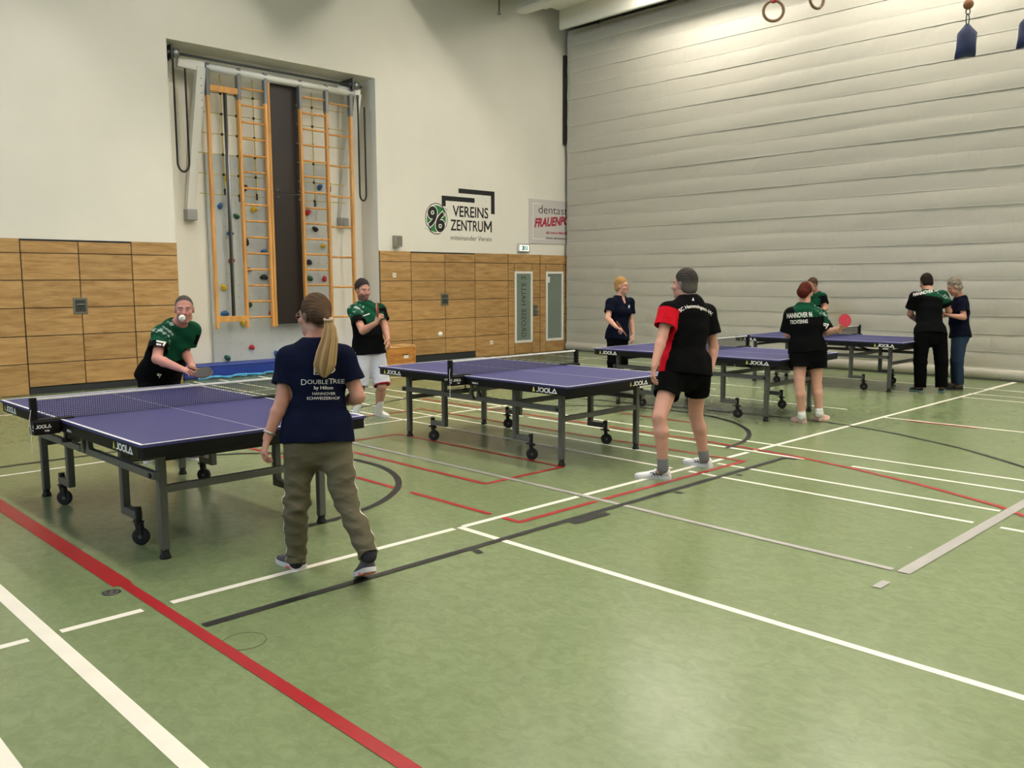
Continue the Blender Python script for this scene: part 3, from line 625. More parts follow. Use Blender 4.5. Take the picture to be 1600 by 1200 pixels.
# holds
hc = {'yellow': 'd9b61e', 'blue': '2f5f96', 'black': '1b1c20', 'red': 'b3202f', 'green': '1f5a45', 'navy': '232c4a'}
holds = [('yellow',354,279),('black',381,294),('blue',343,322),('yellow',395.5,327),('green',369,338),('blue',359,364.5),('black',384.5,379),('red',361,407),('blue',411,393),('navy',387,421),('black',412,433),('yellow',349,449),('green',389.5,475),('blue',351,489.5),('red',424,488),('yellow',379,505),('red',393,542.5),('green',355,559),('blue',431,552.5),('blue',499,292.5),('red',480,332),('black',492,358),('yellow',504,384),('navy',482.5,410),('green',483,435),('red',506,436)]
where = ['topmost, between the left posts', 'high behind the left ladder', 'under the topmost yellow hold by the pole', 'high behind the left ladder', 'beside the second left post', 'beside the pole at mid height', 'behind the left ladder, upper middle', 'beside the pole, below the blue one', 'behind a left ladder rung near the brown board', 'behind the left ladder, middle', 'behind the left ladder near the brown board', 'low between the left posts', 'low behind the left ladder', 'just above the lower crossbar', 'at the foot of the left ladder', 'under the lower crossbar', 'below the ladders, in the open', 'lowest of all, near the mat', 'low in the open beside the woman', 'highest behind the right ladder', 'beside the brown board on its right', 'behind the right ladder, upper middle', 'behind the right ladder, middle', 'beside the brown board, right side, middle', 'beside the brown board, right side, low', 'low behind the right ladder']
rh = random.Random(5)
for (c, px, py), wh in zip(holds, where):
    p = WY(px, py, NB-.05); n, m_ = 12, 7; vs = []; fs = []; a1, a2 = rh.uniform(.045, .066), rh.uniform(.042, .06); ph = rh.uniform(0, 6)
    for j in range(m_):
        t = j/(m_-1); rr = math.cos(t*1.45)**.6
        for k in range(n):
            an = 2*math.pi*k/n; q = 1+.22*math.sin(2*an+ph)+.12*math.sin(3*an+2*ph)
            vs.append((a1*q*rr*math.cos(an), -.075*math.sin(t*1.45)-.012*math.sin(an), a2*q*rr*math.sin(an)-.012*t))
    for j in range(m_-1):
        for k in range(n): fs.append((j*n+k, j*n+(k+1)%n, (j+1)*n+(k+1)%n, (j+1)*n+k))
    fs += [tuple(range(n-1,-1,-1)), tuple(range((m_-1)*n, m_*n))]
    h = thing('climbing_hold', p, '%s climbing hold on the grey wall, %s' % (c, wh), 'climbing hold', 'holds on the climbing wall')
    MB().add(vs, fs).build('grip', mat('hold_'+c, hc[c], .55, bump=.2, bscale=120), h, True)
    MB().cyl((0, -.07, 0), (0, -.078, 0), .011, n=10).build('bolt', M_steel, h)
# brown board between the ladders
bb = thing('brown_board', (8.53, 14.75, .9), 'tall dark brown board hanging between the two wooden climbing ladders', 'board')
M_brown = mat('board_brown', '190e0a', .45, var=.1, vscale=2)
MB().bbox((-.315, -.012, 0), (.325, .012, 2.4), .003).build('panel', M_brown, bb); MB().bbox((-.315, -.012, 2.41), (.325, .012, 4.36), .003).build('panel', M_brown, bb)
for sx in (-.22, .22):
    for dz in (2.34, 2.47): MB().cyl((sx, -.012, dz), (sx, -.018, dz), .01, n=8).build('screw', M_steel, bb)
# hanging tube, shaft and brackets
LP = 14.62
fr_ = thing('climbing_frame_hoist', (8.3, LP, 5.2), 'white tube and steel shaft hoist carrying the climbing ladders under the niche top', 'hoist')
o_ = (8.3, LP, 5.2)
MB().cyl((6.95-8.3, 0, 5.315-5.2), (9.95-8.3, 0, 5.29-5.2), .055, n=18).build('tube', M_wmetal, fr_, True)
MB().cyl((6.3-8.3, -.04, 5.44-5.2), (10.1-8.3, -.04, 5.435-5.2), .022, n=12).build('shaft', M_dsteel, fr_, True)
for x in (6.42, 9.95):
    MB().cyl((x-8.3-.05, -.04, .24), (x-8.3+.05, -.04, .24), .075, n=18).build('pulley', M_steel, fr_, True)
    MB().bbox((x-8.3-.10, -.10, .13), (x-8.3-.06, .36, .36), .006).build('bearing_plate', M_dsteel, fr_)
    MB().cyl((x-8.3-.16, -.04, .235), (x-8.3-.09, -.04, .235), .05, n=14).build('chain_wheel', M_dsteel, fr_, True)
# white swing brackets
for x, xin, lb in ((6.70, 6.87, 'white angled swing bracket at the left of the niche'), (9.80, 10.02, 'white angled swing bracket at the right of the niche')):
    b_ = thing('swing_bracket', (x, 14.8, 2.8), lb, 'bracket')
    s_ = 1 if xin > x else -1
    MB().bar((xin-x, -.16, 2.50), (.0, .12, .12), .15, .12, (0, 1, 0)).build('arm', M_wmetal, b_)
    MB().bar((xin-x+.06*s_, -.16, 2.50), (-.20*s_, -.10, 2.54), .10, .16, (0, 0, 1)).build('head', M_wmetal, b_)
    MB().bbox((-.09, .02, -.05), (.09, .18, .13), .006).build('foot_plate', M_steel, b_)
    for k in range(5): MB().cyl((xin-x-.03, -.225, 2.3-k*.12), (xin-x-.03, -.235, 2.3-k*.12), .008, n=8).build('bolt', M_dsteel, b_)
# pull chains
def chain(pts, label):
    o0 = pts[0]; t = thing('pull_chain', o0, label, 'chain', 'pull chains beside the ladders')
    MB().tube([np.array(p)-np.array(o0) for p in pts], .017, 8).build('cover', mat('chain_black', '1e1d1d', .7, bump=.5, bscale=120), t, True)
    MB().cyl((0, 0, 0), (0, 0, .06), .028, n=10).build('guide', M_dsteel, t)
def loop(xa, xb, zt, zb, Y, n=20):
    P = [(xa, Y, zt-(zt-zb)*i/10*.8) for i in range(11)]; r = (xb-xa)/2; zc = zb+r*1.6
    P = [(xa+(.0)*i, Y, zt+(zc-zt)*i/8) for i in range(9)]+[((xa+xb)/2-r*math.cos(a), Y, zc-1.6*r*math.sin(a)) for a in np.linspace(.2, math.pi-.2, 11)]+[(xb, Y, zc+(zt-.15-zc)*i/8) for i in range(9)]
    return P
chain(loop(6.36, 6.56, 5.36, 3.52, 14.55), 'black pull chain loop hanging at the left edge of the niche')
chain(loop(9.98, 10.13, 5.2, 3.26, 14.55), 'black pull chain loop hanging at the right edge of the niche')
# ladders
def post(b, x, z0, z1, nm='post', w=.085, d=.05):
    return MB().bbox((x-d/2, -w/2, z0), (x+d/2, w/2, z1), .008).build(nm, M_beech, b)
LZ0, LZ1 = .86, 5.27
zL = [1.044+(5.054-1.044)*k/14 for k in range(15)]
la = thing('climbing_ladder', (7.5, LP, 0), 'beech climbing ladder left of the brown board with pole and fifteen rungs', 'climbing ladder', 'wooden climbing ladders')
for x in (6.965, 7.535, 8.045, 8.10): 
    p_ = post(la, x-7.5, LZ0, LZ1-.05)
    if x != 8.10: MB().bbox((x-7.5-.03, -.05, LZ1-.42), (x-7.5+.03, .05, LZ1+.11), .004).build('hanger', mat('hanger_grey', '77797a', .45, .6), p_)
for z in zL: MB().cyl((7.535-7.5, 0, z), (8.045-7.5, 0, z), .019, n=12).build('rung', M_beech, la, True)
for z in (4.98, 1.03): MB().bbox((6.97-7.5, -.035, z-.05), (7.53-7.5, .035, z+.05), .006).build('crossbar', M_beech, la)
for dx, mm in ((-.235, M_dsteel), (-.20, M_steel)): MB().cyl((dx, 0, 1.07), (dx, 0, 4.94), .016, n=10).build('pole', mm, la, True)
lb_ = thing('climbing_ladder', (9.3, LP, 0), 'beech double climbing ladder right of the brown board', 'climbing ladder', 'wooden climbing ladders')
for x in (8.745, 9.305, 9.845):
    p_ = post(lb_, x-9.3, LZ0, LZ1-.06)
    MB().bbox((x-9.3-.03, -.05, LZ1-.42), (x-9.3+.03, .05, LZ1+.09), .004).build('hanger', mat('hanger_grey', '77797a', .45, .6), p_)
zR = [1.04+(5.076-1.04)*k/14 for k in range(15)]
for k, z in enumerate(zR):
    MB().cyl((8.745-9.3, 0, z), (9.305-9.3, 0, z), .019, n=12).build('rung', M_beech, lb_, True)
    if k % 2 == 0: MB().cyl((9.305-9.3, 0, z-.04), (9.845-9.3, 0, z-.04), .019, n=12).build('rung', M_beech, lb_, True)
# rope nets behind the ladders
def rope_net(xs_, zs_, x0, x1, ztop, label):
    t = thing('rope_net', ((x0+x1)/2, LP+.10, ztop), label, 'rope net', 'yellow rope nets'); xc = (x0+x1)/2
    for x, zb in xs_: 
        r_ = MB().cyl((x-xc, 0, 0), (x-xc+.01, 0, zb-ztop), .009, n=8).build('rope', M_rope, t)
        MB().cyl((x-xc+.01, 0, zb-ztop-.10), (x-xc+.01, 0, zb-ztop+.01), .02, n=8).build('rope_end', M_knot, r_)
    for z in zs_:
        MB().cyl((x0-xc, 0, z-ztop), (x1-xc, 0, z-ztop), .007, n=8).build('cross_rope', M_rope, t)
        for x, zb in xs_:
            if z > zb: MB().sph((x-xc, 0, z-ztop), .026, 10, 7).build('knot', M_knot, t, True)
zn = [4.93-.345*k for k in range(6)]
rope_net([(7.25, 3.3), (7.53, 3.2), (7.86, 3.25)], zn, 6.80, 8.02, 5.25, 'yellow rope net with black knots behind the left ladder')
rope_net([(8.78, 4.0), (9.06, 3.2), (9.40, 3.5)], zn, 8.72, 9.75, 5.2, 'yellow rope net with black knots behind the right ladder')
# mat and hoses at the foot of the niche
mt_ = thing('landing_mat', (8.2, 14.74, 0), 'thick blue landing mat lying at the foot of the climbing wall', 'gym mat')
M_mat = mat('mat_blue', '16378f', .5, var=.06, vscale=4)
MB().bbox((-1.9, -.18, .02), (1.95, .18, .245), .02).build('cover', M_mat, mt_)
MB().box((-1.88, -.183, .20), (1.93, -.178, .212)).build('piping', mat('mat_piping', '16296a', .5), mt_)
MB().bbox((-1.88, -.17, 0), (1.93, .17, .022), .004).build('base', mat('mat_base', '2a2c33', .7), mt_)
M_hose = mat('hose_blue', '4aa3d8', .35)
hs = thing('skipping_rope', (7.1, 14.44, 0), 'light blue rope lying in waves in front of the landing mat', 'rope')
pts = [(6.5-7.1+1.5*t, .05*math.sin(t*14)+.03*math.sin(t*31), .02+.03*abs(math.sin(t*9))) for t in np.linspace(0, 1, 60)]
MB().tube(pts, .016, 8).build('cord', M_hose, hs, True)
MB().tube([(p[0]*.8-.1, -p[1]-.03, p[2]*.8+.005) for p in pts], .014, 8).build('cord', M_hose, hs, True)
# wooden vaulting box
vb = thing('vaulting_box', (10.2, 13.82, 0), 'small wooden gymnastics box with rope handles by the panelled wall', 'box')
vb.rotation_euler = (0, 0, math.radians(0))
M_vb = wood_mat('box_wood', 'c98d45', 'a9692b', (2.0, 2.0, 7.0))
hx_, hy_, hz_ = .335, .22, .40
for k in range(3):
    z0, z1 = k*.133+.003, (k+1)*.133
    b_ = MB(); b_.bbox((-hx_, -hy_, z0), (hx_, -hy_+.025, z1), .004); b_.bbox((-hx_, hy_-.025, z0), (hx_, hy_, z1), .004); b_.bbox((-hx_, -hy_+.025, z0), (-hx_+.025, hy_-.025, z1), .004); b_.bbox((hx_-.025, -hy_+.025, z0), (hx_, hy_-.025, z1), .004)
    b_.build('plank_ring', M_vb, vb)
MB().bbox((-hx_-.015, -hy_-.015, hz_), (hx_+.015, hy_+.015, hz_+.02), .006).build('rim', wood_mat('box_rim', 'e0b67a', 'c9975a', (2, 2, 7)), vb)
for sx in (-1, 1): MB().bbox((sx*hx_-.03 if sx > 0 else -hx_-.012, -hy_-.012, 0), (hx_+.012 if sx > 0 else -hx_+.03, -hy_+.0, hz_), .004).build('corner_post', M_vb, vb)
MB().bbox((-.02, -hy_-.02, hz_+.02), (.33, hy_-.1, hz_+.05), .01).build('wooden_slat', wood_mat('box_rim', 'e0b67a', 'c9975a', (2, 2, 7)), vb)
MB().box((.06, -hy_-.004, .19), (.17, -hy_, .25)).build('sticker', mat('sticker_white', 'd9d8d4', .6), vb)
MB().box((.02, -hy_-.003, .255), (.17, -hy_, .27)).build('slot', M_black, vb)
# gymnastic rings and hanging bags
M_strap = mat('strap_red', 'b0203a', .7); M_rop = mat('rope_dark', '26221f', .8); M_ring = mat('ring_wood', '7f6446', .4, var=.15, vscale=20)
def gring(px, py, d, label, yaw):
    p = S(px, py, d); t = thing('gymnastic_ring', p, label, 'gymnastic ring', 'gymnastic rings')
    MB().tube([(.10*math.cos(a)*math.cos(yaw), .10*math.cos(a)*math.sin(yaw), .10*math.sin(a)) for a in np.linspace(0, 2*math.pi, 37)[:-1]], .0155, 12, closed=True).build('ring', M_ring, t, True)
    s_ = MB().bbox((-.022, -.006, .083), (.022, .006, .42), .003); s_.bbox((-.024, -.024, .08), (.024, .024, .125), .008); s_.build('strap', M_strap, t)
    MB().cyl((0, 0, .40), (0, 0, CEIL-p[2]), .013, n=8).build('rope', M_rop, t)
gring(1208.5, 17, 8.9, 'wooden gymnastic ring on a red strap, fully in view', -.9)
gring(1276, -3, 8.9, 'wooden gymnastic ring cut off by the top edge', -.25)
M_bag = mat('bag_blue', '14244f', .6, var=.2, vscale=6)
def bag(px, py, d, label, yaw):
    p = S(px, py, d); t = thing('rope_bag', p, label, 'bag', 'blue bags under the climbing ropes')
    c, s_ = math.cos(yaw), math.sin(yaw); out = [(-.012, .135), (.012, .135), (.075, .075), (.070, -.035), (.072, -.105), (.0, -.108), (-.085, -.128), (-.073, -.045), (-.070, .065)]
    n = len(out); vs = []; fs = []
    for k, (sc, dp) in enumerate(((1, 0), (.86, .028), (.5, .045))):
        for sg in ((1, -1) if k else (1,)):
            vs += [((x*sc)*c-sg*dp*s_, (x*sc)*s_+sg*dp*c, z*sc) for x, z in out]
    R = [4, 2, 0, 1, 3]   # ring order from back to front: rings stored as 0:edge 1:+.86 2:-.86 3:+.5 4:-.5
    for a_, b_ in zip(R, R[1:]):
        for i in range(n): fs.append((a_*n+i, a_*n+(i+1)%n, b_*n+(i+1)%n, b_*n+i))
    fs += [tuple(range(4*n, 5*n)), tuple(range(3*n, 4*n))]
    MB().add(vs, fs).build('pouch', M_bag, t, True)
    MB().tube([(.012*math.cos(a)*c, .012*math.cos(a)*s_, .165+.042*math.sin(a)) for a in np.linspace(0, 2*math.pi, 21)[:-1]], .0042, 8, closed=True).build('carabiner', M_dsteel, t, True)
    MB().tube([(.016*math.cos(a)*c, .016*math.cos(a)*s_, .222+.022*math.sin(a)) for a in np.linspace(0, 2*math.pi, 21)[:-1]], .0042, 8, closed=True).build('shackle', M_dsteel, t, True)
    MB().sph((0, 0, .275), .037, 18, 12).build('wooden_ball', mat('ball_wood', '8a5a38', .45, var=.2, vscale=20), t, True)
    MB().cyl((0, 0, .30), (0, 0, CEIL-p[2]), .012, n=8).build('rope', M_rop, t)
bag(1510, 66, 6.6, 'blue bag hanging below a wooden ball, fully in view', -.75)
bag(1607, 50, 6.6, 'blue bag hanging at the right edge of the picture', -.75)
# ================================================================== people: smooth bodies grown from tapered limbs
def surface_nets(D, org, h):
    sg = D < 0
    c = [sg[i:sg.shape[0]-1+i, j:sg.shape[1]-1+j, k:sg.shape[2]-1+k] for i in (0,1) for j in (0,1) for k in (0,1)]
    cnt = np.zeros(c[0].shape, np.int8)
    for q in c: cnt += q
    act = (cnt > 0) & (cnt < 8); I = np.argwhere(act); N = len(I)
    idx = np.full(act.shape, -1, np.int32); idx[act] = np.arange(N)
    offs = np.array([(i, j, k) for i in (0,1) for j in (0,1) for k in (0,1)])
    V = np.stack([D[I[:,0]+o[0], I[:,1]+o[1], I[:,2]+o[2]] for o in offs], 1)
    acc = np.zeros((N, 3)); n = np.zeros(N)
    for a in range(8):
        for b in range(a+1, 8):
            d = offs[b]-offs[a]
            if np.abs(d).sum() != 1: continue
            m_ = (V[:,a] < 0) != (V[:,b] < 0); t = V[m_,a]/(V[m_,a]-V[m_,b])
            acc[m_] += offs[a]+t[:,None]*d; n[m_] += 1
    P = (I+acc/n[:,None])*h+org
    Q = []
    for ax in range(3):
        s0 = [slice(0, -1) if q == ax else slice(1, -1) for q in range(3)]; s1 = [slice(1, None) if q == ax else slice(1, -1) for q in range(3)]
        ch = sg[tuple(s0)] != sg[tuple(s1)]; E = np.argwhere(ch)
        if not len(E): continue
        for q in range(3):
            if q != ax: E[:, q] += 1
        pos = sg[E[:,0], E[:,1], E[:,2]]; u, v = (ax+1) % 3, (ax+2) % 3
        def cell(du, dv):
            C = E.copy(); C[:, u] -= du; C[:, v] -= dv; return idx[C[:,0], C[:,1], C[:,2]]
        q4 = np.stack([cell(1,1), cell(0,1), cell(0,0), cell(1,0)], 1); q4[~pos] = q4[~pos][:, ::-1]
        Q.append(q4)
    Q = np.concatenate(Q); Q = Q[(Q >= 0).all(1)]
    return P, Q
def smin(a, b, k):
    if k <= 0: return np.minimum(a, b)
    h = np.clip(.5+.5*(b-a)/k, 0, 1); return b+(a-b)*h-k*h*(1-h)
class Flesh:
    """a set of tapered shapes blended into one skin"""
    def __init__(s): s.p = []
    def cone(s, a, b, ra, rb, k=.02, cut=(), sub=False):
        a = np.array(a, float); b = np.array(b, float); r = max(ra, rb)+k
        def f(X, Y, Z):
            d = b-a; L = d@d; t = np.clip(((X-a[0])*d[0]+(Y-a[1])*d[1]+(Z-a[2])*d[2])/L, 0, 1)
            v = np.sqrt((X-a[0]-t*d[0])**2+(Y-a[1]-t*d[1])**2+(Z-a[2]-t*d[2])**2)-(ra+(rb-ra)*t)
            for q, n in cut: v = np.maximum(v, (X-q[0])*n[0]+(Y-q[1])*n[1]+(Z-q[2])*n[2])
            return v
        s.p.append((f, np.minimum(a, b)-r, np.maximum(a, b)+r, k, sub)); return s
    def ell(s, c, ax, r, k=.015, sub=False, cut=()):
        c = np.array(c, float); A = [unit(q) for q in ax]; R = max(r)+k
        def f(X, Y, Z):
            x, y, z = X-c[0], Y-c[1], Z-c[2]; u = [x*q[0]+y*q[1]+z*q[2] for q in A]
            k0 = np.sqrt(sum((u[i]/r[i])**2 for i in range(3))); k1 = np.sqrt(sum((u[i]/r[i]**2)**2 for i in range(3)))+1e-6
            v = k0*(k0-1)/k1
            for q, n in cut: v = np.maximum(v, (X-q[0])*n[0]+(Y-q[1])*n[1]+(Z-q[2])*n[2])
            return v
        s.p.append((f, c-R, c+R, k, sub)); return s
    def econe(s, c0, c1, L, D, w0, d0, w1, d1, k=.02, cut=()):
        c0 = np.array(c0, float); c1 = np.array(c1, float); L = unit(L); D = unit(D); R = max(w0, w1, d0, d1)+k; a = c1-c0; LL = a@a; an = a/math.sqrt(LL)
        def f(X, Y, Z):
            x, y, z = X-c0[0], Y-c0[1], Z-c0[2]; t = np.clip((x*a[0]+y*a[1]+z*a[2])/LL, 0, 1); x = x-t*a[0]; y = y-t*a[1]; z = z-t*a[2]
            w = w0+(w1-w0)*t; d = d0+(d1-d0)*t; l = x*L[0]+y*L[1]+z*L[2]; e = x*D[0]+y*D[1]+z*D[2]; q = x*an[0]+y*an[1]+z*an[2]; m_ = np.minimum(w, d)
            k0 = np.sqrt((l/w)**2+(e/d)**2+(q/m_)**2); k1 = np.sqrt((l/w**2)**2+(e/d**2)**2+(q/m_**2)**2)+1e-6
            v = k0*(k0-1)/k1
            for qq, n in cut: v = np.maximum(v, (X-qq[0])*n[0]+(Y-qq[1])*n[1]+(Z-qq[2])*n[2])
            return v
        s.p.append((f, np.minimum(c0, c1)-R, np.maximum(c0, c1)+R, k, False)); return s
    def mesh(s, h, planes=()):
        lo = np.min([q[1] for q in s.p if not q[4]], 0)-2*h; hi = np.max([q[2] for q in s.p if not q[4]], 0)+2*h
        n = np.ceil((hi-lo)/h).astype(int)+1; D = np.full(n, .2, np.float32)
        ax = [(lo[i]+h*np.arange(n[i])).astype(np.float32) for i in range(3)]
        for f, a, b, k, sub in s.p:
            i0 = np.clip(np.floor((a-lo)/h).astype(int)-1, 0, n); i1 = np.clip(np.ceil((b-lo)/h).astype(int)+2, 0, n)
            if (i1 <= i0).any(): continue
            sl = tuple(slice(i0[i], i1[i]) for i in range(3))
            v = f(ax[0][sl[0]][:,None,None], ax[1][sl[1]][None,:,None], ax[2][sl[2]][None,None,:]).astype(np.float32)
            if sub: D[sl] = -smin(-D[sl], v, k)
            else: D[sl] = smin(D[sl], v, k)
        for q, nn in planes:
            D = np.maximum(D, ((ax[0]-q[0])*nn[0])[:,None,None]+((ax[1]-q[1])*nn[1])[None,:,None]+((ax[2]-q[2])*nn[2])[None,None,:])
        return surface_nets(D, lo, h)
_ws = np.random.RandomState(11); WD = _ws.normal(size=(10, 3)); WP = _ws.rand(10)*6.28
def wrinkle(P, scale, squash=(1, 1, 1)):
    q = P*np.array(squash); v = 0
    for i in range(10):
        d = WD[i]/np.linalg.norm(WD[i])*(.6+.14*i)
        ph = q@d/scale*6.28+WP[i]+1.3*np.sin(q@WD[(i+3) % 10]/scale*1.7+WP[(i+5) % 10])
        v = v+(1-np.abs(np.sin(ph))*2)*(.7 if i > 5 else 1)
    return v/10
def mesh_obj(name, P, Q, origin, material, parent, color=None, disp=None):
    me = bpy.data.meshes.new(name)
    me.vertices.add(len(P)); me.loops.add(len(Q)*4); me.polygons.add(len(Q))
    me.vertices.foreach_set('co', (P-origin).astype(np.float32).ravel()); me.loops.foreach_set('vertex_index', Q.astype(np.int32).ravel())
    me.polygons.foreach_set('loop_start', np.arange(0, len(Q)*4, 4, dtype=np.int32)); me.polygons.foreach_set('loop_total', np.full(len(Q), 4, np.int32))
    me.polygons.foreach_set('use_smooth', np.ones(len(Q), bool)); me.update(calc_edges=True); me.validate()
    if disp is not None:
        nr = np.zeros(len(P)*3, np.float32); me.vertex_normals.foreach_get('vector', nr); nr = nr.reshape(-1, 3)
        P = P+nr*disp(P)[:,None]; me.vertices.foreach_set('co', (P-origin).astype(np.float32).ravel()); me.update()
    if color is not None:
        C = color(P); ca = me.color_attributes.new('col', 'FLOAT_COLOR', 'POINT'); rgba = np.ones((len(P), 4), np.float32); rgba[:, :3] = C; ca.data.foreach_set('color', rgba.ravel())
    me.materials.append(material)
    o = bpy.data.objects.new(name, me); COL.objects.link(o); o.parent = parent
    return o, P, Q
def project(name, geo, P, Q, org, right, up, direction, material, parent, origin, off=.0025, maxedge=.018):
    """print a flat drawing onto a curved garment"""
    bm = bmesh.new(); vs = [bm.verts.new((x, y, 0)) for x, y in geo[0]]
    for f in geo[1]:
        try: bm.faces.new([vs[i] for i in f])
        except ValueError: pass
    bmesh.ops.triangulate(bm, faces=bm.faces)
    for _ in range(3):
        le = [e for e in bm.edges if e.calc_length() > maxedge]
        if not le: break
        bmesh.ops.subdivide_edges(bm, edges=le, cuts=1); bmesh.ops.triangulate(bm, faces=[f for f in bm.faces if len(f.verts) > 3])
    bv = BVHTree.FromPolygons([tuple(p) for p in P], [tuple(map(int, q)) for q in Q]); d = Vector(unit(direction)); dead = []
    for v in bm.verts:
        s_ = Vector(np.array(org)+np.array(right)*v.co.x+np.array(up)*v.co.y)-d*.5
        hit = bv.ray_cast(s_, d)
        if hit[0] is None: dead.append(v); continue
        v.co = hit[0]-d*off-Vector(origin)
    bmesh.ops.delete(bm, geom=dead, context='VERTS')
    me = bpy.data.meshes.new(name); bm.to_mesh(me); bm.free(); me.materials.append(material)
    o = bpy.data.objects.new(name, me); COL.objects.link(o); o.parent = parent; return o
M_skin = attr_mat('skin', .5, .05, 200, .35, 0.0); M_cloth = attr_mat('cloth', .85, .12, 500, .06); M_hair = attr_mat('hair', .75, .6, 260, .08)
M_eyew = mat('eye_white', 'b0a59e', .3); M_iris = mat('iris_dark', '2a211c', .3); M_print = mat('shirt_print', 'e4e4e0', .7)
M_shoesole = mat('shoe_sole', 'd9d7d2', .6)
Z3 = np.array([0, 0, 1.])
def hdir(r, f, z=0.0):
    """direction from view-right and view-forward amounts on the floor plan"""
    R2 = unit([RT[0], RT[1], 0]); F2 = unit([FW[0], FW[1], 0]); return unit(R2*r+F2*f+Z3*z)
def mix(a, b, m_): return a*(1-m_[:, None])+np.array(b)*m_[:, None]
def sstep(x, a, b): t = np.clip((x-a)/(b-a), 0, 1); return t*t*(3-2*t)
def hand(B, wrist, d, pn, lat, curl=.5, s=1.0, r=1.0, point=False):
    """palm, four unequal fingers and a thumb; pn = palm side, lat = thumb side"""
    d = unit(d); pn = unit(np.array(pn)-d*np.dot(pn, d)); lat = unit(np.array(lat)-d*np.dot(lat, d)-pn*np.dot(np.array(lat), pn))
    B.econe(wrist, wrist+d*.085*s, lat, pn, .024*s, .017*s, .038*s, .014*s, .012)
    for i, (ln, o) in enumerate(((.072, .031), (.080, .0105), (.074, -.0105), (.058, -.030))):
        p = wrist+d*(.083-.004*abs(i-1))*s+lat*o*s; a = curl*.6; rr = (.0092, .0092, .0088, .0078)[i]*s
        if point and i == 0: a = .05
        for j, fr in enumerate((.46, .30, .24)):
            q = p+(d*math.cos(a)+pn*math.sin(a))*ln*fr*s; B.cone(p, q, rr*(1-.08*j), rr*(.92-.1*j), .004); p = q; a += (curl*.9 if not (point and i == 0) else .06)
    p = wrist+d*.028*s+lat*.026*s; q = p+unit(d*.75+lat*.65+pn*.35)*.042*s; B.cone(p, q, .0125*s, .0105*s, .008); B.cone(q, q+unit(d*.9+lat*.15+pn*.5)*.032*s, .0105*s, .0085*s, .005)
def shoe(root, org, heel, d, L=.28, pitch=0.0, up='e8e8e6', sole='d9d7d2', lace='e8e8e6', s=1.0, accent=None, low=False):
    d = np.array(d, float); d[2] = 0; d = unit(d); side = np.cross(Z3, d); fw = d*math.cos(pitch)-Z3*math.sin(pitch); upv = np.cross(fw, side)*1.0
    if upv[2] < 0: upv = -upv
    tr = lambda x, y, z: np.array(heel)+fw*x+side*y+upv*z
    prof = [(0, .024, .055), (.03, .034, .082), (.12, .037, .092), (.26, .036, .090), (.38, .037, .082), (.5, .041, .066), (.64, .046, .055), (.78, .046, .047), (.9, .038, .042), (.97, .024, .036), (1.0, .010, .030)]
    n = 13; vs = []; fs = []
    for t, w, hh in prof:
        for k in range(n):
            a = math.pi*k/(n-1); y = w*math.copysign(abs(math.cos(a))**.75, math.cos(a)); z = .018+(hh-.018)*math.sin(a)**.8
            vs.append(tr(t*L, y, z))
    for i in range(len(prof)-1):
        for k in range(n-1): fs.append((i*n+k, i*n+k+1, (i+1)*n+k+1, (i+1)*n+k))
        fs.append((i*n+n-1, i*n, (i+1)*n, (i+1)*n+n-1))
    fs += [tuple(range(n)), tuple(range((len(prof)-1)*n, len(prof)*n))]
    nm = 'shoe_%s' % up
    o = MB().add(vs, fs).build('shoe', mat(nm, up, .7, bump=.2, bscale=300), root, True, org)
    outl = [(t*L, w*1.06) for t, w, _ in prof]; pl = [(x, y) for x, y in outl]+[(x, -y) for x, y in outl[::-1]]
    so = MB().prism([(x-.004 if x < .01 else (x+.004 if x > L*.95 else x), y) for x, y in pl], lambda u, v, dd: tr(u, v, dd), 0.0, .026).build('sole', mat('sole_'+sole, sole, .6), o, False); so.data.transform(Matrix.Translation(-Vector(org)))
    if accent:
        ac = MB().prism([(x*.55, y*.9) for x, y in pl], lambda u, v, dd: tr(u, v, dd), -.003, .012).build('outsole', mat('sole_'+accent, accent, .6), o); ac.data.transform(Matrix.Translation(-Vector(org)))
    lm = MB()
    for k in range(4):
        t = .36+.07*k; hh = np.interp(t, [q[0] for q in prof], [q[2] for q in prof])
        lm.tube([tr(t*L, -.020, hh-.004), tr(t*L+.006, 0, hh+.003), tr(t*L, .020, hh-.004)], .0032, 5)
    lm.build('laces', mat('lace_'+lace, lace, .7), o, False, org)
    return o
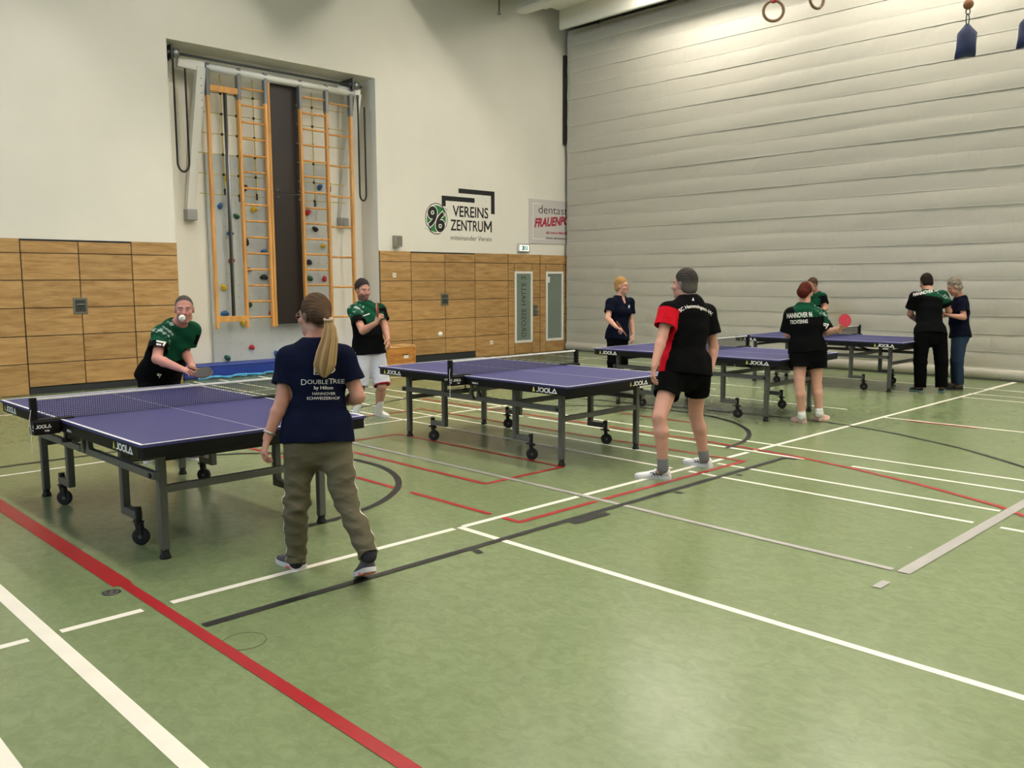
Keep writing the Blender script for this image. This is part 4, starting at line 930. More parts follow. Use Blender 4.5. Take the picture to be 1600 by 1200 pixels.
def person(label, J, body=None, hair=None, shirt=None, bottom=None, shoes=None, h=.006, group='table tennis players'):
    b = dict(g=1.0, hips=.165, waist=.145, chest=.160, belly=.0, depth=1.0, hs=.93, skin='c9937c', lip='b5706a', brow='4a3a30', beard=None, bust=0.0, sex='m'); b.update(body or {})
    P, N = J['P'], J['N']; ax = unit(N-P); T = np.linalg.norm(N-P)
    rv = unit(J['SR']-J['SL']); hv = unit(J['hipR']-J['hipL'])
    rv = unit(rv-ax*np.dot(rv, ax)); hv = unit(hv-ax*np.dot(hv, ax)); fw = unit(np.cross(ax, rv)); fwh = unit(np.cross(ax, hv))
    base = np.array([P[0], P[1], 0.0]); root = thing('person', base, label, 'person', group)
    sec = [(-.15, .72*b['hips'], .092, 0), (0, b['hips'], .112, -.004), (.14, .97*b['hips'], .108, 0), (.33, b['waist'], .100+b['belly'], .006+b['belly']*.6), (.6, b['chest'], .112+b['belly']*.3, .004), (.80, b['chest']*1.0, .102, -.004), (.93, .105*b['g'], .078, -.012), (1.0, .062, .056, -.010)]
    def pt(t, off=0.0): f_ = unit(fwh*(1-np.clip(t, 0, 1))+fw*np.clip(t, 0, 1)); return P+ax*T*t+f_*off
    def lat(t): return unit(hv*(1-np.clip(t, 0, 1))+rv*np.clip(t, 0, 1))
    def frm(t): return unit(fwh*(1-np.clip(t, 0, 1))+fw*np.clip(t, 0, 1))
    def torso(F_, e, t0=-.15, t1=1.0, ed=None):
        ed = e if ed is None else ed
        S_ = [q for q in sec if t0-1e-6 <= q[0] <= t1+1e-6]
        for q, r in zip(S_, S_[1:]):
            F_.econe(pt(q[0], q[3]), pt(r[0], r[3]), lat((q[0]+r[0])/2), frm((q[0]+r[0])/2), q[1]+e, q[2]*b['depth']+ed, r[1]+e, r[2]*b['depth']+ed, .012)
    g = b['g']; B = Flesh(); torso(B, 0)
    for s_ in ('L', 'R'):
        S_, E_, W_ = J['S'+s_], J['E'+s_], J['W'+s_]
        B.cone(pt(.93, -.01), S_, .052*g, .055*g, .04); B.cone(S_, E_, .052*g, .040*g, .03); fa = E_+(W_-E_)*.28; B.cone(E_, fa, .039*g, .041*g, .015); B.cone(fa, W_, .041*g, .0265*g, .012)
        hd = J.get('hand'+s_)
        if hd: hand(B, W_, hd[0]-W_, hd[1], hd[2], hd[3] if len(hd) > 3 else .5, b.get('hands', 1.0), 1.0, len(hd) > 4)
        Hp, K_, A_ = J['hip'+s_], J['K'+s_], J['A'+s_]
        lg = .7 if (bottom or {}).get('kind') == 'pants' else 1.0; B.cone(Hp, K_, .088*g*lg, .056*g*lg, .035); cf = K_+(A_-K_)*.30-frm(0)*.012*lg; B.cone(K_, cf, .053*g*lg, .057*g*lg, .02); B.cone(cf, A_, .057*g*lg, .036*g*(lg*.5+.5), .02); ft = J['foot'+s_]; fd = unit(np.array([ft[1][0], ft[1][1], 0])); B.cone(A_, np.array(ft[0])+fd*.10+Z3*.05, .034, .028, .02)
    # neck and head
    H, hf = J['H'], unit(J['hf']); hu = J.get('hu', Z3); hu = unit(hu-hf*np.dot(hu, hf)); hr = np.cross(hf, hu); hs = b['hs']
    c = lambda r, f, u: H+(hr*r+hf*f+hu*u)*hs
    B.cone(pt(.92, -.012), c(0, -.022, -.055), .060*g, .054*g, .03)
    B.ell(c(0, -.014, .028), (hr, hf, hu), (.077*hs, .096*hs, .098*hs), .015)
    B.ell(c(0, .022, -.042), (hr, hf, hu), (.062*hs, .076*hs, .082*hs), .025)
    B.cone(c(-.012, .066, -.098), c(.012, .066, -.098), .024*hs, .024*hs, .02); B.cone(c(-.045, .01, -.075), c(.045, .01, -.075), .018*hs, .018*hs, .03)
    B.cone(c(0, .088, .018), c(0, .112, -.020), .0085*hs, .0135*hs, .010); B.cone(c(-.012, .095, -.024), c(.012, .095, -.024), .010*hs, .010*hs, .006)
    B.cone(c(-.04, .074, .032), c(.04, .074, .032), .013*hs, .013*hs, .014)
    for s_ in (-1, 1):
        B.ell(c(.032*s_, .099, .009), (hr, hf, hu), (.017*hs, .016*hs, .0075*hs), .008, True); B.ell(c(.045*s_, .065, -.022), (hr, hf, hu), (.024*hs, .024*hs, .022*hs), .015)
        B.ell(c(.079*s_, -.008, -.002), (hr, hf, hu), (.012*hs, .022*hs, .034*hs), .005)
    B.cone(c(-.018, .088, -.056), c(.018, .088, -.056), .0085*hs, .0085*hs, .005); B.cone(c(-.014, .087, -.069), c(.014, .087, -.069), .009*hs, .009*hs, .005)
    skin, lipc, brow = np.array(lin(b['skin'])), lin(b['lip']), lin(b['brow'])
    def skincol(Pv):
        q = (Pv-H)/hs; r, f, u = q@hr, q@hf, q@hu; C = np.tile(skin, (len(Pv), 1)); n = wrinkle(Pv, .16)
        C *= (1+.10*n)[:, None]*np.array([1, 1, 1]); near = (np.abs(r) < .11) & (np.abs(f) < .15) & (np.abs(u) < .16)
        rd = sstep(f, .05, .10)*sstep(-np.abs(u+.015), -.05, -.01)*near*.35; C = mix(C, np.array(lin('c4766a')), rd)
        m_ = near*sstep(f, .082, .090)*sstep(-np.abs(r), -.026, -.020)*sstep(-np.abs(u+.062), -.013, -.009); C = mix(C, lipc, m_*.8)
        m_ = near*(f > .055)*sstep(-np.abs(u-.034+.10*np.abs(np.abs(r)-.03)), -.0085, -.004)*sstep(np.abs(r), .010, .015)*sstep(-np.abs(r), -.055, -.048); C = mix(C, brow, m_*.85)
        if b['beard']:
            m_ = near*sstep(-u, .028, .045)*sstep(f, -.005, .02)*sstep(-np.abs(np.hypot(r/.03, (u+.062)/.016)), -1.0, -1.0001)
            m_ = near*sstep(-(u+.12*np.maximum(0, .08-f)), .030, .048)*sstep(f, -.01, .02)*(1-.8*((np.abs(r) < .022) & (np.abs(u+.062) < .011)))
            C = mix(C, lin(b['beard'][0]), m_*b['beard'][1])
        if hair:
            hq = dict(th=.010, nf=.75, nu=.66, col='3a3029', col2=None); hq.update(hair); hc0 = np.array(lin(hq['col2'] or hq['col']))*.6+np.array(lin(hq['col']))*.4
            pl = hq['nf']*f-hq['nu']*u+hq['th']; m_ = near*sstep(-pl, -.016, .002)*(u > -.075); side = near*(np.abs(r) > .055)*(np.abs(r) < .0785)*sstep(-f, -.034, -.022)*sstep(u, -.035, -.02)*sstep(-f, -.06, .0)
            C = mix(C, hc0, np.clip(m_*.9+(side*.6 if b['sex'] == 'm' else 0), 0, 1))
        return np.clip(C, 0, 1)
    Pm, Q = B.mesh(h); body_o, bp_, bq_ = mesh_obj('body', Pm, Q, base, M_skin, root, skincol)
    for s_ in (-1, 1):
        e = c(.031*s_, .0775, .010); MB().sph(e-base, .0115*hs, 12, 8).build('eye', M_eyew, body_o, True); MB().sph(e-base+(hf*.0072)*hs, .0058*hs, 10, 6).build('iris', M_iris, body_o, True)
    # garments
    out = dict(root=root, base=base, body=body_o, c=c, hr=hr, hf=hf, hu=hu, hs=hs, pt=pt, lat=lat, frm=frm, ax=ax, T=T, rv=rv, fw=fw)
    if shirt:
        sh = dict(hem=-.1, ease=.016, sleeve=.55, sr=.074, col=lambda v, f_: np.tile(lin('14151a'), (len(v), 1)), wr=.006, collar=False, neck=.066, flare=.012, vneck=0.0); sh.update(shirt)
        F_ = Flesh(); e = sh['ease']; torso(F_, e, -.15, .93, e+.004)
        hq = pt(sh['hem']); top = pt(.14); F_.econe(pt(sh['hem']-.03), top, lat(0), frm(0), b['hips']+e+sh['flare'], .114*b['depth']+e+sh['flare']+b['belly']*.6, b['hips']*.98+e, .110*b['depth']+e+b['belly']*.7, .02)
        for s_ in ('L', 'R'):
            hrr = (bottom or {}).get('hipr', .10); F_.ell(pt(-.03)+lat(0)*(.075 if s_ == 'R' else -.075)-frm(0)*.045, (lat(0), frm(0), ax), (.088*g+.016, .080*g+.016, .14), .05); Hp = J['hip'+s_]; F_.cone(Hp-ax*.04, Hp+ax*.10, hrr*g+.012, hrr*g*.9+.008, .04)
        if b['bust']:
            for s_ in (-1, 1): F_.ell(pt(.62)+lat(.6)*.065*s_+frm(.6)*.085, (lat(.6), frm(.6), ax), (.07, .07*b['bust'], .075), .04)
        ends = {}
        for s_ in ('L', 'R'):
            S_, E_ = J['S'+s_], J['E'+s_]; d = unit(E_-S_); en = S_+(E_-S_)*sh['sleeve']; ends[s_] = (S_, d, np.linalg.norm(en-S_))
            F_.cone(pt(.90, -.01), S_, .064*g, .064*g, .06); F_.cone(S_+d*.005, en+d*.05, sh['sr']*g*.90, sh['sr']*g*1.06, .05, cut=((en, d),))
            F_.cone(en-d*.035, en+d*.05, sh['sr']*g*1.03-max(.011, 1.9*h), sh['sr']*g*1.06-max(.011, 1.9*h), .002, sub=True)
        nk0 = pt(.90, .012); F_.cone(pt(.97, -.012), c(0, -.022, -.055), sh['neck']*g, sh['neck']*g*1.02, .008, sub=True)
        if sh['vneck']: F_.cone(pt(.99, .03), pt(.99-sh['vneck'], .11), .05, .03, .01, sub=True)
        if sh['collar']:
            ca_ = unit(c(0, -.022, -.055)-pt(.92, -.012)); q0 = pt(.93, -.012); q1 = q0+ca_*.075; F_.cone(q0, q1+ca_*.05, .070*g, .066*g, .008, cut=((q1, ca_),)); F_.cone(q0+ca_*.02, q1+ca_*.06, .060*g, .058*g, .003, sub=True)
        Pm, Q = F_.mesh(h, planes=((hq, -ax),))
        def fcoord(v):
            t = ((v-P)@ax)/T; l = (v-P)@rv; dp = (v-P-np.outer(t*T, ax))@fw; sl = np.full(len(v), -1.0); sd = np.zeros(len(v))
            for s_ in ('L', 'R'):
                S_, d, ln = ends[s_]; a = (v-S_)@d/ln; rad = np.linalg.norm(v-S_-np.outer((v-S_)@d, d), axis=1); m_ = (rad < sh['sr']*g*1.2) & (a > -.15) & (np.abs(l) > b['chest']*np.where(t > .80, .74, 1.04)); sl = np.where(m_, a, sl); sd = np.where(m_, -1 if s_ == 'L' else 1, sd)
            return dict(t=t, l=l, d=dp, sl=sl, sd=sd, lw=l/(np.interp(t, [q_[0] for q_ in sec], [q_[1] for q_ in sec])+e))
        ease_t = lambda v: sh['wr']*wrinkle(v, .34, (1, 1, .75))*(0.35+.65*sstep(-((v-P)@ax)/T, -.85, -.3))*(1-.85*sstep(fcoord(v)['sl'], .55, .85))
        o, p2, q2 = mesh_obj('shirt', Pm, Q, base, M_cloth, root, lambda v: np.clip(sh['col'](v, fcoord(v)), 0, 1), ease_t); out['shirt'] = (o, p2, q2); out['ends'] = ends
    if bottom:
        bt = dict(kind='pants', frac=.92, col='16171a', hipr=.100, kneer=.078, hemr=.062, wr=.006, top=.13, stripe=None, ease=.014); bt.update(bottom); F_ = Flesh(); e = bt['ease']; torso(F_, e, -.15, .14, e)
        cutp = pt(bt['top'])
        for s_ in ('L', 'R'):
            Hp, K_, A_ = J['hip'+s_], J['K'+s_], J['A'+s_]; bk = -frm(0)
            F_.ell(pt(-.03)+lat(0)*(.075 if s_ == 'R' else -.075)+bk*.045, (lat(0), frm(0), ax), (.088*g, .080*g, .11), .04)
            if bt['kind'] == 'shorts':
                d = unit(K_-Hp); en = Hp+(K_-Hp)*bt['frac']; F_.cone(Hp, en+d*.05, bt['hipr']*g, bt['hemr']*g, .03, cut=((en, d),)); F_.cone(en-d*.04, en+d*.06, bt['hemr']*g-max(.011, 1.9*h), bt['hemr']*g-max(.011, 1.9*h), .002, sub=True)
            else:
                F_.cone(Hp, K_, bt['hipr']*g, bt['kneer']*g, .035); d = unit(A_-K_); en = K_+(A_-K_)*bt['frac']; F_.cone(K_, en+d*.05, bt['kneer']*g, bt['hemr']*g, .025, cut=((en, d),)); F_.cone(en-d*.03, en+d*.06, bt['hemr']*g-max(.011, 1.9*h), bt['hemr']*g-max(.011, 1.9*h), .002, sub=True)
        Pm, Q = F_.mesh(h, planes=((cutp, ax),))
        bc = np.array(lin(bt['col']))
        def bcol(v):
            C = np.tile(bc, (len(v), 1))
            if bt['stripe']: C = bt['stripe'](v, C)
            return np.clip(C, 0, 1)
        nm = 'shorts' if bt['kind'] == 'shorts' else 'trousers'
        def bdis(v):
            z = v[:, 2]; kz = (J['KL'][2]+J['KR'][2])/2; w_ = .45+.8*np.exp(-((z-kz)/.16)**2)+.5*np.exp(-((z-.12)/.1)**2)
            return bt['wr']*wrinkle(v, .30, (.8, .8, 1.5))*w_
        o, p2, q2 = mesh_obj(nm, Pm, Q, base, M_cloth, root, bcol, bdis); out['bottom'] = (o, p2, q2)
    if shoes:
        for s_ in ('L', 'R'):
            ft = J['foot'+s_]; shoe(root, base, ft[0], ft[1], ft[2] if len(ft) > 2 else .28, ft[3] if len(ft) > 3 else 0.0, **{k: v for k, v in shoes.items() if k not in ('sock', 'sockh')})
            if shoes.get('sock'):
                A_, K_ = J['A'+s_], J['K'+s_]; q = A_+(K_-A_)*shoes.get('sockh', .22); F_ = Flesh(); d = unit(q-A_); F_.cone(A_-d*.02, q+d*.03, .041*g, .046*g, .01, cut=((q, d),)); F_.cone(A_, np.array(ft[0])+unit(np.array([ft[1][0], ft[1][1], 0]))*.09+Z3*.055, .039, .034, .02)
                Pm, Q = F_.mesh(h); mesh_obj('sock', Pm, Q, base, M_cloth, root, lambda v: np.tile(lin(shoes['sock']), (len(v), 1))*(1+.15*np.sin(v[:, 2:3]*700)))
    if hair:
        hr_ = dict(style='short', col='3a3029', col2=None, thick=.010, wr=.005, th=.010, nf=.75, nu=.66, side=None); hr_.update(hair); F_ = Flesh(); tk = hr_['thick']
        nrm = unit(hf*hr_['nf']-hu*hr_['nu']); q = H-nrm*hr_['th']*hs
        F_.ell(c(0, -.014, .028)-nrm*tk+hu*tk*.3, (hr, hf, hu), (.0785*hs+tk*.45, .0975*hs+tk*.35, .0995*hs+tk*.35), .01, cut=((q, nrm),))
        if hr_.get('nape'): F_.ell(c(0, -.045, -.035), (hr, hf, hu), (.066*hs+tk*.7, .058*hs+tk*.7, .062*hs), .03)
        for a_, b_, r0, r1 in hr_.get('extra', []): F_.cone(a_, b_, r0, r1, .03)
        Pm, Q = F_.mesh(h*.85); c1, c2 = np.array(lin(hr_['col'])), np.array(lin(hr_['col2'] or hr_['col']))
        def hc_(v):
            qv = (v-H)/hs; a = np.arctan2(qv@hr, qv@hu); st = .5+.5*np.sin(a*30+1.2*np.sin(qv@hf*20)+3*wrinkle(v, .12)); m_ = np.clip(st*.7+.3*wrinkle(v, .05), 0, 1)
            if hr_.get('side') is not None: m_ = np.clip(m_*.45+.55*sstep(-(qv@hu), -.06, .02), 0, 1)
            return mix(np.tile(c1, (len(v), 1)), c2, m_)
        sc = hr_.get('wsc', .028); mesh_obj('hair', Pm, Q, base, M_hair, root, hc_, lambda v: hr_['wr']*wrinkle(v, sc))
    return out
def glasses(o, col='6d4b45'):
    c, base = o['c'], o['base']; g = MB()
    for s_ in (-1, 1):
        g.tube([c(.033*s_+.024*math.cos(a), .108-.006*abs(math.cos(a)), .008+.019*math.sin(a)) for a in np.linspace(0, 6.283, 21)[:-1]], .0022, 6, closed=True)
        g.tube([c(.057*s_, .102, .012), c(.078*s_, .06, .012), c(.083*s_, -.01, .012)], .0022, 6)
    g.tube([c(-.010, .108, .012), c(0, .112, .014), c(.010, .108, .012)], .0022, 6)
    g.build('glasses', mat('glasses_'+col, col, .4), o['root'], True, base)
def paddle(label, ctr, nrm, hdl, face='8c1f2c', back='15151a', group='table tennis bats'):
    """blade, rubber on both faces, handle"""
    nrm = unit(nrm); hdl = unit(np.array(hdl)-nrm*np.dot(hdl, nrm)); sd = np.cross(nrm, hdl); t = thing('table_tennis_bat', ctr, label, 'bat', group)
    def outline(k=1.0, n=32): return [(.0755*k*math.cos(2*math.pi*i/n), .079*k*math.sin(2*math.pi*i/n)) for i in range(n)]
    fn = lambda u, v, d: sd*u+hdl*v+nrm*d
    MB().prism(outline(), fn, -.003, .003).build('blade', wood_mat('bat_wood', 'c99a5e', 'a87840', (5, 5, 5)), t)
    ro = [(u, v) for u, v in outline(.985) if v < .066]
    MB().prism(ro, fn, .003, .0065).build('rubber', mat('rubber_'+face, face, .6), t); MB().prism(ro, fn, -.0065, -.003).build('rubber', mat('rubber_'+back, back, .6), t)
    MB().bar(hdl*.065, hdl*.175, .027, .022, nrm).build('handle', wood_mat('bat_handle', '8a5a34', '5f3a20', (5, 5, 5)), t)
    return t
# ------------------------------------------------------------------ the nine people
def solid(c): return lambda v, f: np.tile(lin(c), (len(v), 1))
BLK, GRN, GRY = np.array(lin('0a0b0d')), np.array(lin('144732')), np.array(lin('a9b6b3'))
def club_shirt(front=.58, back=.86, patch=1, lim=-.12):
    """black shirt, green yoke, pale marbled patch on one shoulder"""
    def f(v, q):
        n = wrinkle(v, .12); C = np.tile(BLK, (len(v), 1)); fr = sstep(q['d'], -.03, .03); thr = back+(front-back)*fr+.05*n+.10*np.abs(q['l'])*fr
        g = sstep(q['t'], thr-.006, thr+.006)*(q['sl'] < .05)*np.maximum(fr, 1-(q['l']*patch < lim)); g = np.maximum(g, (q['sl'] > -.2)*sstep(-q['sl'], -.68, -.62)*(q['sd'] == patch))
        C = mix(C, GRN*(1.0), g); C = C*(1+.5*g*np.sin(v@np.array([31, 17, 43.]))*.5)[:, None]
        m_ = g*(q['sd'] == patch)*sstep(n+.25*np.sin(v@np.array([40, 22, 35.])), -.15, .1)*sstep(q['sl'], -.2, 0)*sstep(-q['sl'], -.5, -.42)
        m2 = g*(q['l']*patch > .075)*(q['l']*patch < .17)*sstep(q['t'], .78, .82)*sstep(n+.2*np.sin(v@np.array([60, 32, 55.])), -.12, .1)
        C = mix(C, GRY, np.clip(m_+m2, 0, 1)*.85)
        return C
    return f
def chevron(s=.03): return stroke_geo([[(0, s), (s*.95, s*.82), (s*.45, 0)], [(0, s*.62), (s*.4, s*.55)]], s*.22)
def back_print(o, rows, z_t, mtl=None, name='print'):
    """lettering on the back, rows = (geo, dx, dy)"""
    so, P2, Q2 = o['shirt']; up = o['ax']; right = unit(-RT*0+unit(np.cross(-o['fw'], up))*-1); org = o['pt'](z_t)-o['fw']*.3
    for geo, nm in rows: project(nm, geo, P2, Q2, org, o['rv'], up, o['fw'], mtl or M_print, so, o['base'])
def centre(g):
    xs_ = [p[0] for p in g[0]]; cx = (min(xs_)+max(xs_))/2; return [(x-cx, y) for x, y in g[0]], g[1]
# --- A: woman in navy, walking away
d0 = 4.80
JA = dict(P=S(496, 684, 4.80), N=S(493, 538, 4.82), H=S(491, 495, 4.84), hf=hdir(-.80, .58, -.05), SL=S(452, 560, 4.80), SR=S(536, 558, 4.80),
    EL=S(440, 628, 4.76), WL=S(418, 684, 4.74), ER=S(560, 620, 4.80), WR=S(537, 628, 4.98), handL=(S(411, 712, 4.72), hdir(.8, .5), hdir(0, 1), .75), handR=(S(520, 618, 5.05), hdir(-.3, -.5, -.3), Z3, .6),
    hipL=S(471, 692, 4.80), hipR=S(523, 692, 4.80), KL=S(462, 785, 4.80), AL=S(463, 873, 4.86), KR=S(541, 783, 4.74), AR=S(575, 864, 4.60),
    footL=(FL(472, 890), hdir(-.72, .7), .25), footR=(FL(562, 902)-hdir(-.42, .9)*.25*math.cos(.42)+Z3*.25*math.sin(.42), hdir(-.42, .9), .25, .42))
tail = [S(512, 499, 4.71), S(515, 512, 4.68), S(514, 530, 4.665), S(510, 550, 4.655), S(507, 570, 4.655), S(506, 582, 4.66), S(507, 590, 4.665)]; tr_ = [.018, .030, .042, .052, .056, .040, .008]
def a_stripe(v, C):
    for K_, A_, Hp, sx in ((JA['KL'], JA['AL'], JA['hipL'], -1), (JA['KR'], JA['AR'], JA['hipR'], 1)):
        side = hdir(sx*.97, -.12 if sx < 0 else .15)
        for p0, p1 in ((Hp, K_), (K_, A_)):
            d = unit(p1-p0); a = (v-p0)@d; q = v-p0-np.outer(a, d); n = np.linalg.norm(q, axis=1); cs = (q@side)/np.maximum(n, 1e-6); s2 = np.cross(d, side); off = q@s2
            on_ = (a > -.02) & (a < np.linalg.norm(p1-p0)+.03) & (cs > .5) & (((v-(JA['P']))@RT)*sx > 0); m_ = on_*(np.abs(np.abs(off)-.012) < .006); C = mix(C, lin('dcdad4'), m_*1.0)
    return C
A = person('woman in a navy lettered shirt and olive trousers walking past the nearest table', JA, dict(sex='f', g=.92, hips=.170, waist=.142, chest=.142, hs=.90, bust=1.0, skin='c08d7c', brow='6a5240'),
    dict(col='4a392b', col2='675341', thick=.014, wr=.0012, wsc=.06, nape=False, nf=.60, nu=.80, th=-.004, extra=[(S(500, 490, 4.76), S(510, 498, 4.72), .055, .022)]),
    dict(hem=-.05, ease=.014, sleeve=.62, sr=.078, col=solid('10152b'), wr=.010, neck=.070, flare=.006), dict(kind='pants', col='625d4c', frac=1.05, hipr=.104, kneer=.080, hemr=.060, wr=.026, stripe=a_stripe),
    dict(up='47434a', sole='cfcfd2', lace='5a575e', accent='e07068', sock='3a3840', sockh=.2), h=.0055)
def pony(path, rad, parent, base):
    n = 36; vs = []; fs = []; L_ = len(path); fine = 6; pp = []; rr = []
    for i in range(L_-1):
        for k in range(fine): t = k/fine; pp.append(path[i]*(1-t)+path[i+1]*t); rr.append(rad[i]*(1-t)+rad[i+1]*t)
    pp.append(path[-1]); rr.append(rad[-1]); N = len(pp); cols = []
    for i in range(N):
        t = i/(N-1); tw = .5*t
        for k in range(n):
            a = 2*math.pi*k/n; rg = 1+.10*math.sin(7*a+tw*3)+.06*math.sin(13*a-tw*5)
            vs.append(pp[i]+(RT*math.cos(a)*1.0+FW*math.sin(a)*.55)*rr[i]*rg); m_ = .5+.5*math.sin(7*a+tw*3+.6)*.7+.3*math.sin(17*a+t*2)
            cols.append(np.array(lin('6b5139'))*(1-m_)*(1-.3*t)+np.array(lin('b59a70'))*max(m_, 0)*(.75+.35*t)+np.array(lin('94774f'))*.25)
    Q = [(i*n+k, i*n+(k+1)%n, (i+1)*n+(k+1)%n, (i+1)*n+k) for i in range(N-1) for k in range(n)]
    mesh_obj('ponytail', np.array(vs), np.array(Q)[:, ::-1], base, M_hair, parent, lambda v: np.clip(np.array(cols), 0, 1))
pony(tail, tr_, A['root'], A['base'])
glasses(A, '8a6a64')
MB().tube([S(513, 499, 4.70)+.021*(RT*math.cos(a)+FW*.6*math.sin(a)+UP*.3*math.sin(a)) for a in np.linspace(0, 6.283, 17)[:-1]], .007, 8, closed=True).build('hair_tie', mat('tie_beige', 'b9a08f', .7), A['root'], True, A['base'])
wd = unit(JA['WL']-JA['EL']); wp = JA['WL']-wd*.03; w1 = unit(np.cross(wd, FW)); w2 = np.cross(wd, w1)
MB().tube([wp+.030*(w1*math.cos(a)+w2*math.sin(a)) for a in np.linspace(0, 6.283, 21)[:-1]], .006, 8, closed=True).build('wristwatch', mat('watch_silver', 'b4b4b6', .3, .9), A['root'], True, A['base'])
so, P2, Q2 = A['shirt']; k_ = 4.6/1361.58
def a_print(geo): project('print', geo, P2, Q2, S(498, 600, 4.5), RT, UP, ray(498, 600), M_print, so, A['base'])
def row(body, x0, x1, y, hpx, bold=0.0): return fit(body, (x0-498)*k_, (x1-498)*k_, (600-y)*k_, hpx*k_, bold)
a_print(merge_geo(row('D', 470, 478.5, 601.5, 9.5, -.01), row('OUBLE', 480, 513, 600, 7.2, -.01), row('T', 513.5, 522, 600, 9.5, -.01), row('REE', 521.5, 539.5, 599, 7.2, -.01)))
a_print(row('by Hilton', 490.5, 521, 608.5, 5.6, .01)); a_print(row('HANNOVER', 488, 525, 617.5, 4.6)); a_print(row('SCHWEIZERHOF', 479, 532, 625, 4.8))
Dl = row('D', 490, 525, 586, 20, -.03); a_print(Dl)
# --- B: player bending at the far end of the nearest table
JB = dict(P=S(247, 588, 8.15), N=S(278, 508, 7.95), H=S(288, 484, 7.86), hf=hdir(.34, -.93, -.12), SR=S(252, 523, 7.84), SL=S(300, 516, 8.04), ER=S(245, 561, 7.70), WR=S(284, 577, 7.58), EL=S(288, 549, 8.08), WL=S(301, 573, 7.86),
    handR=(S(302, 581, 7.52), hdir(0, .5, -.9), hdir(.2, .9, .4), .75, True), handL=(S(307, 585, 7.72), hdir(-.8, .3, -.2), hdir(-.3, -.8), .6),
    hipR=S(233, 592, 8.10), hipL=S(262, 592, 8.22), KR=S(238, 652, 7.95), AR=S(251, 707, 8.12), KL=S(278, 652, 8.05), AL=S(283, 704, 8.16), footR=(FL(251, 715), hdir(-.1, -1)), footL=(FL(276, 716), hdir(.93, -.35)))
Bp = person('man in a green and black club shirt bending over his shot at the left', JB, dict(g=1.05, hips=.170, waist=.170, chest=.170, belly=.03, skin='c78d80', brow='5b4a42', beard=('8a6a62', .35), hs=.97),
    dict(col='4a4441', col2='7d7875', thick=.005, wr=.004, side=1, th=.030), dict(hem=-.07, sleeve=.66, sr=.082, ease=.022, col=club_shirt(.52, .80, 1), wr=.009, neck=.070, flare=.012), dict(kind='shorts', frac=.75, col='0b0c0e', hemr=.092, hipr=.098), dict(up='43303f', sole='dcdce0', lace='5a4456', sock='e4e4e4'), h=.006)
so, P2, Q2 = Bp['shirt']
for (x, y, d) in ((252, 548, 7.4),): project('sleeve_mark', centre(chevron(.075)), P2, Q2, S(x, y-2, 7.4), RT, UP, ray(x, y), M_print, so, Bp['base'])
project('hem_mark', centre(chevron(.034)), P2, Q2, S(249, 590, 7.6), RT, UP, ray(249, 588), M_print, so, Bp['base'])
paddle('dark table tennis bat held flat by the bending player', S(318, 582, 7.45), unit(-FW*.60+UP*.80), S(292, 581, 7.58)-S(318, 582, 7.45), face='2b2929', back='8c1f2c')
# --- C: man in white shorts at the middle table
JC = dict(P=S(576, 545, 10.5), N=S(569, 475, 10.48), H=S(567, 454, 10.44), hf=hdir(.66, -.74, -.16), SR=S(553, 486, 10.33), SL=S(593, 484, 10.60), ER=S(567, 517, 10.10), WR=S(587, 505, 10.02), EL=S(601, 510, 10.56), WL=S(606, 530, 10.42),
    handR=(S(592, 496, 10.0), hdir(.6, .6), hdir(-.4, .3, .6), .9), handL=(S(608, 543, 10.36), hdir(-.8, .3), hdir(-.3, -.8), .5), hipR=S(567, 549, 10.45), hipL=S(587, 549, 10.56), KL=S(597, 603, 10.44), AL=S(592, 640, 10.62), KR=S(563, 604, 10.40), AR=S(556, 648, 10.5),
    footL=(FL(588, 648), hdir(.62, -.78), .29), footR=(FL(556, 657), hdir(.4, -.9), .29))
C_ = person('bearded man in a green and black club shirt and white shorts by the niche', JC, dict(g=1.04, hips=.165, waist=.165, chest=.172, belly=.02, skin='bd8a78', brow='352c28', beard=('3d322d', .75), hs=.98),
    dict(col='2e2a2a', col2='4a4442', thick=.018, wr=.005, th=.012), dict(hem=-.13, sleeve=.66, sr=.080, ease=.020, col=club_shirt(.56, .84, 1), wr=.008, neck=.070), dict(kind='shorts', frac=1.0, col='b9bcc6', hemr=.098, hipr=.110, wr=.010,
    stripe=lambda v, C: mix(C, lin('a3202e'), (np.abs((v-JC['KL'])@unit(JC['KL']-JC['hipL'])+.008) < .010)*1.0*(np.linalg.norm(v-JC['KL'], axis=1) < .16))), dict(up='e9e9ea', sole='e0e0e0', lace='f0f0f0', sock='e8e8ec', sockh=.42), h=.0065)
so, P2, Q2 = C_['shirt']
project('sleeve_mark', centre(chevron(.055)), P2, Q2, S(561, 513, 9.9), RT, UP, ray(561, 510), M_print, so, C_['base'])
project('chest_mark', rect(-.045, .045, -.006, .006), P2, Q2, S(572, 492, 9.9), unit(RT+UP*.35), UP, ray(572, 492), M_print, so, C_['base'])
project('hem_mark', rect(-.016, .016, -.011, .011), P2, Q2, S(554, 552, 9.9), RT, UP, ray(554, 552), M_print, so, C_['base'])
paddle('table tennis bat held upright by the bearded man, seen nearly edge on', S(589.5, 483, 9.98), hdir(1, .02, .05), S(592, 502, 10.02)-S(589.5, 483, 9.98), face='7d2430', back='1b1a1c')
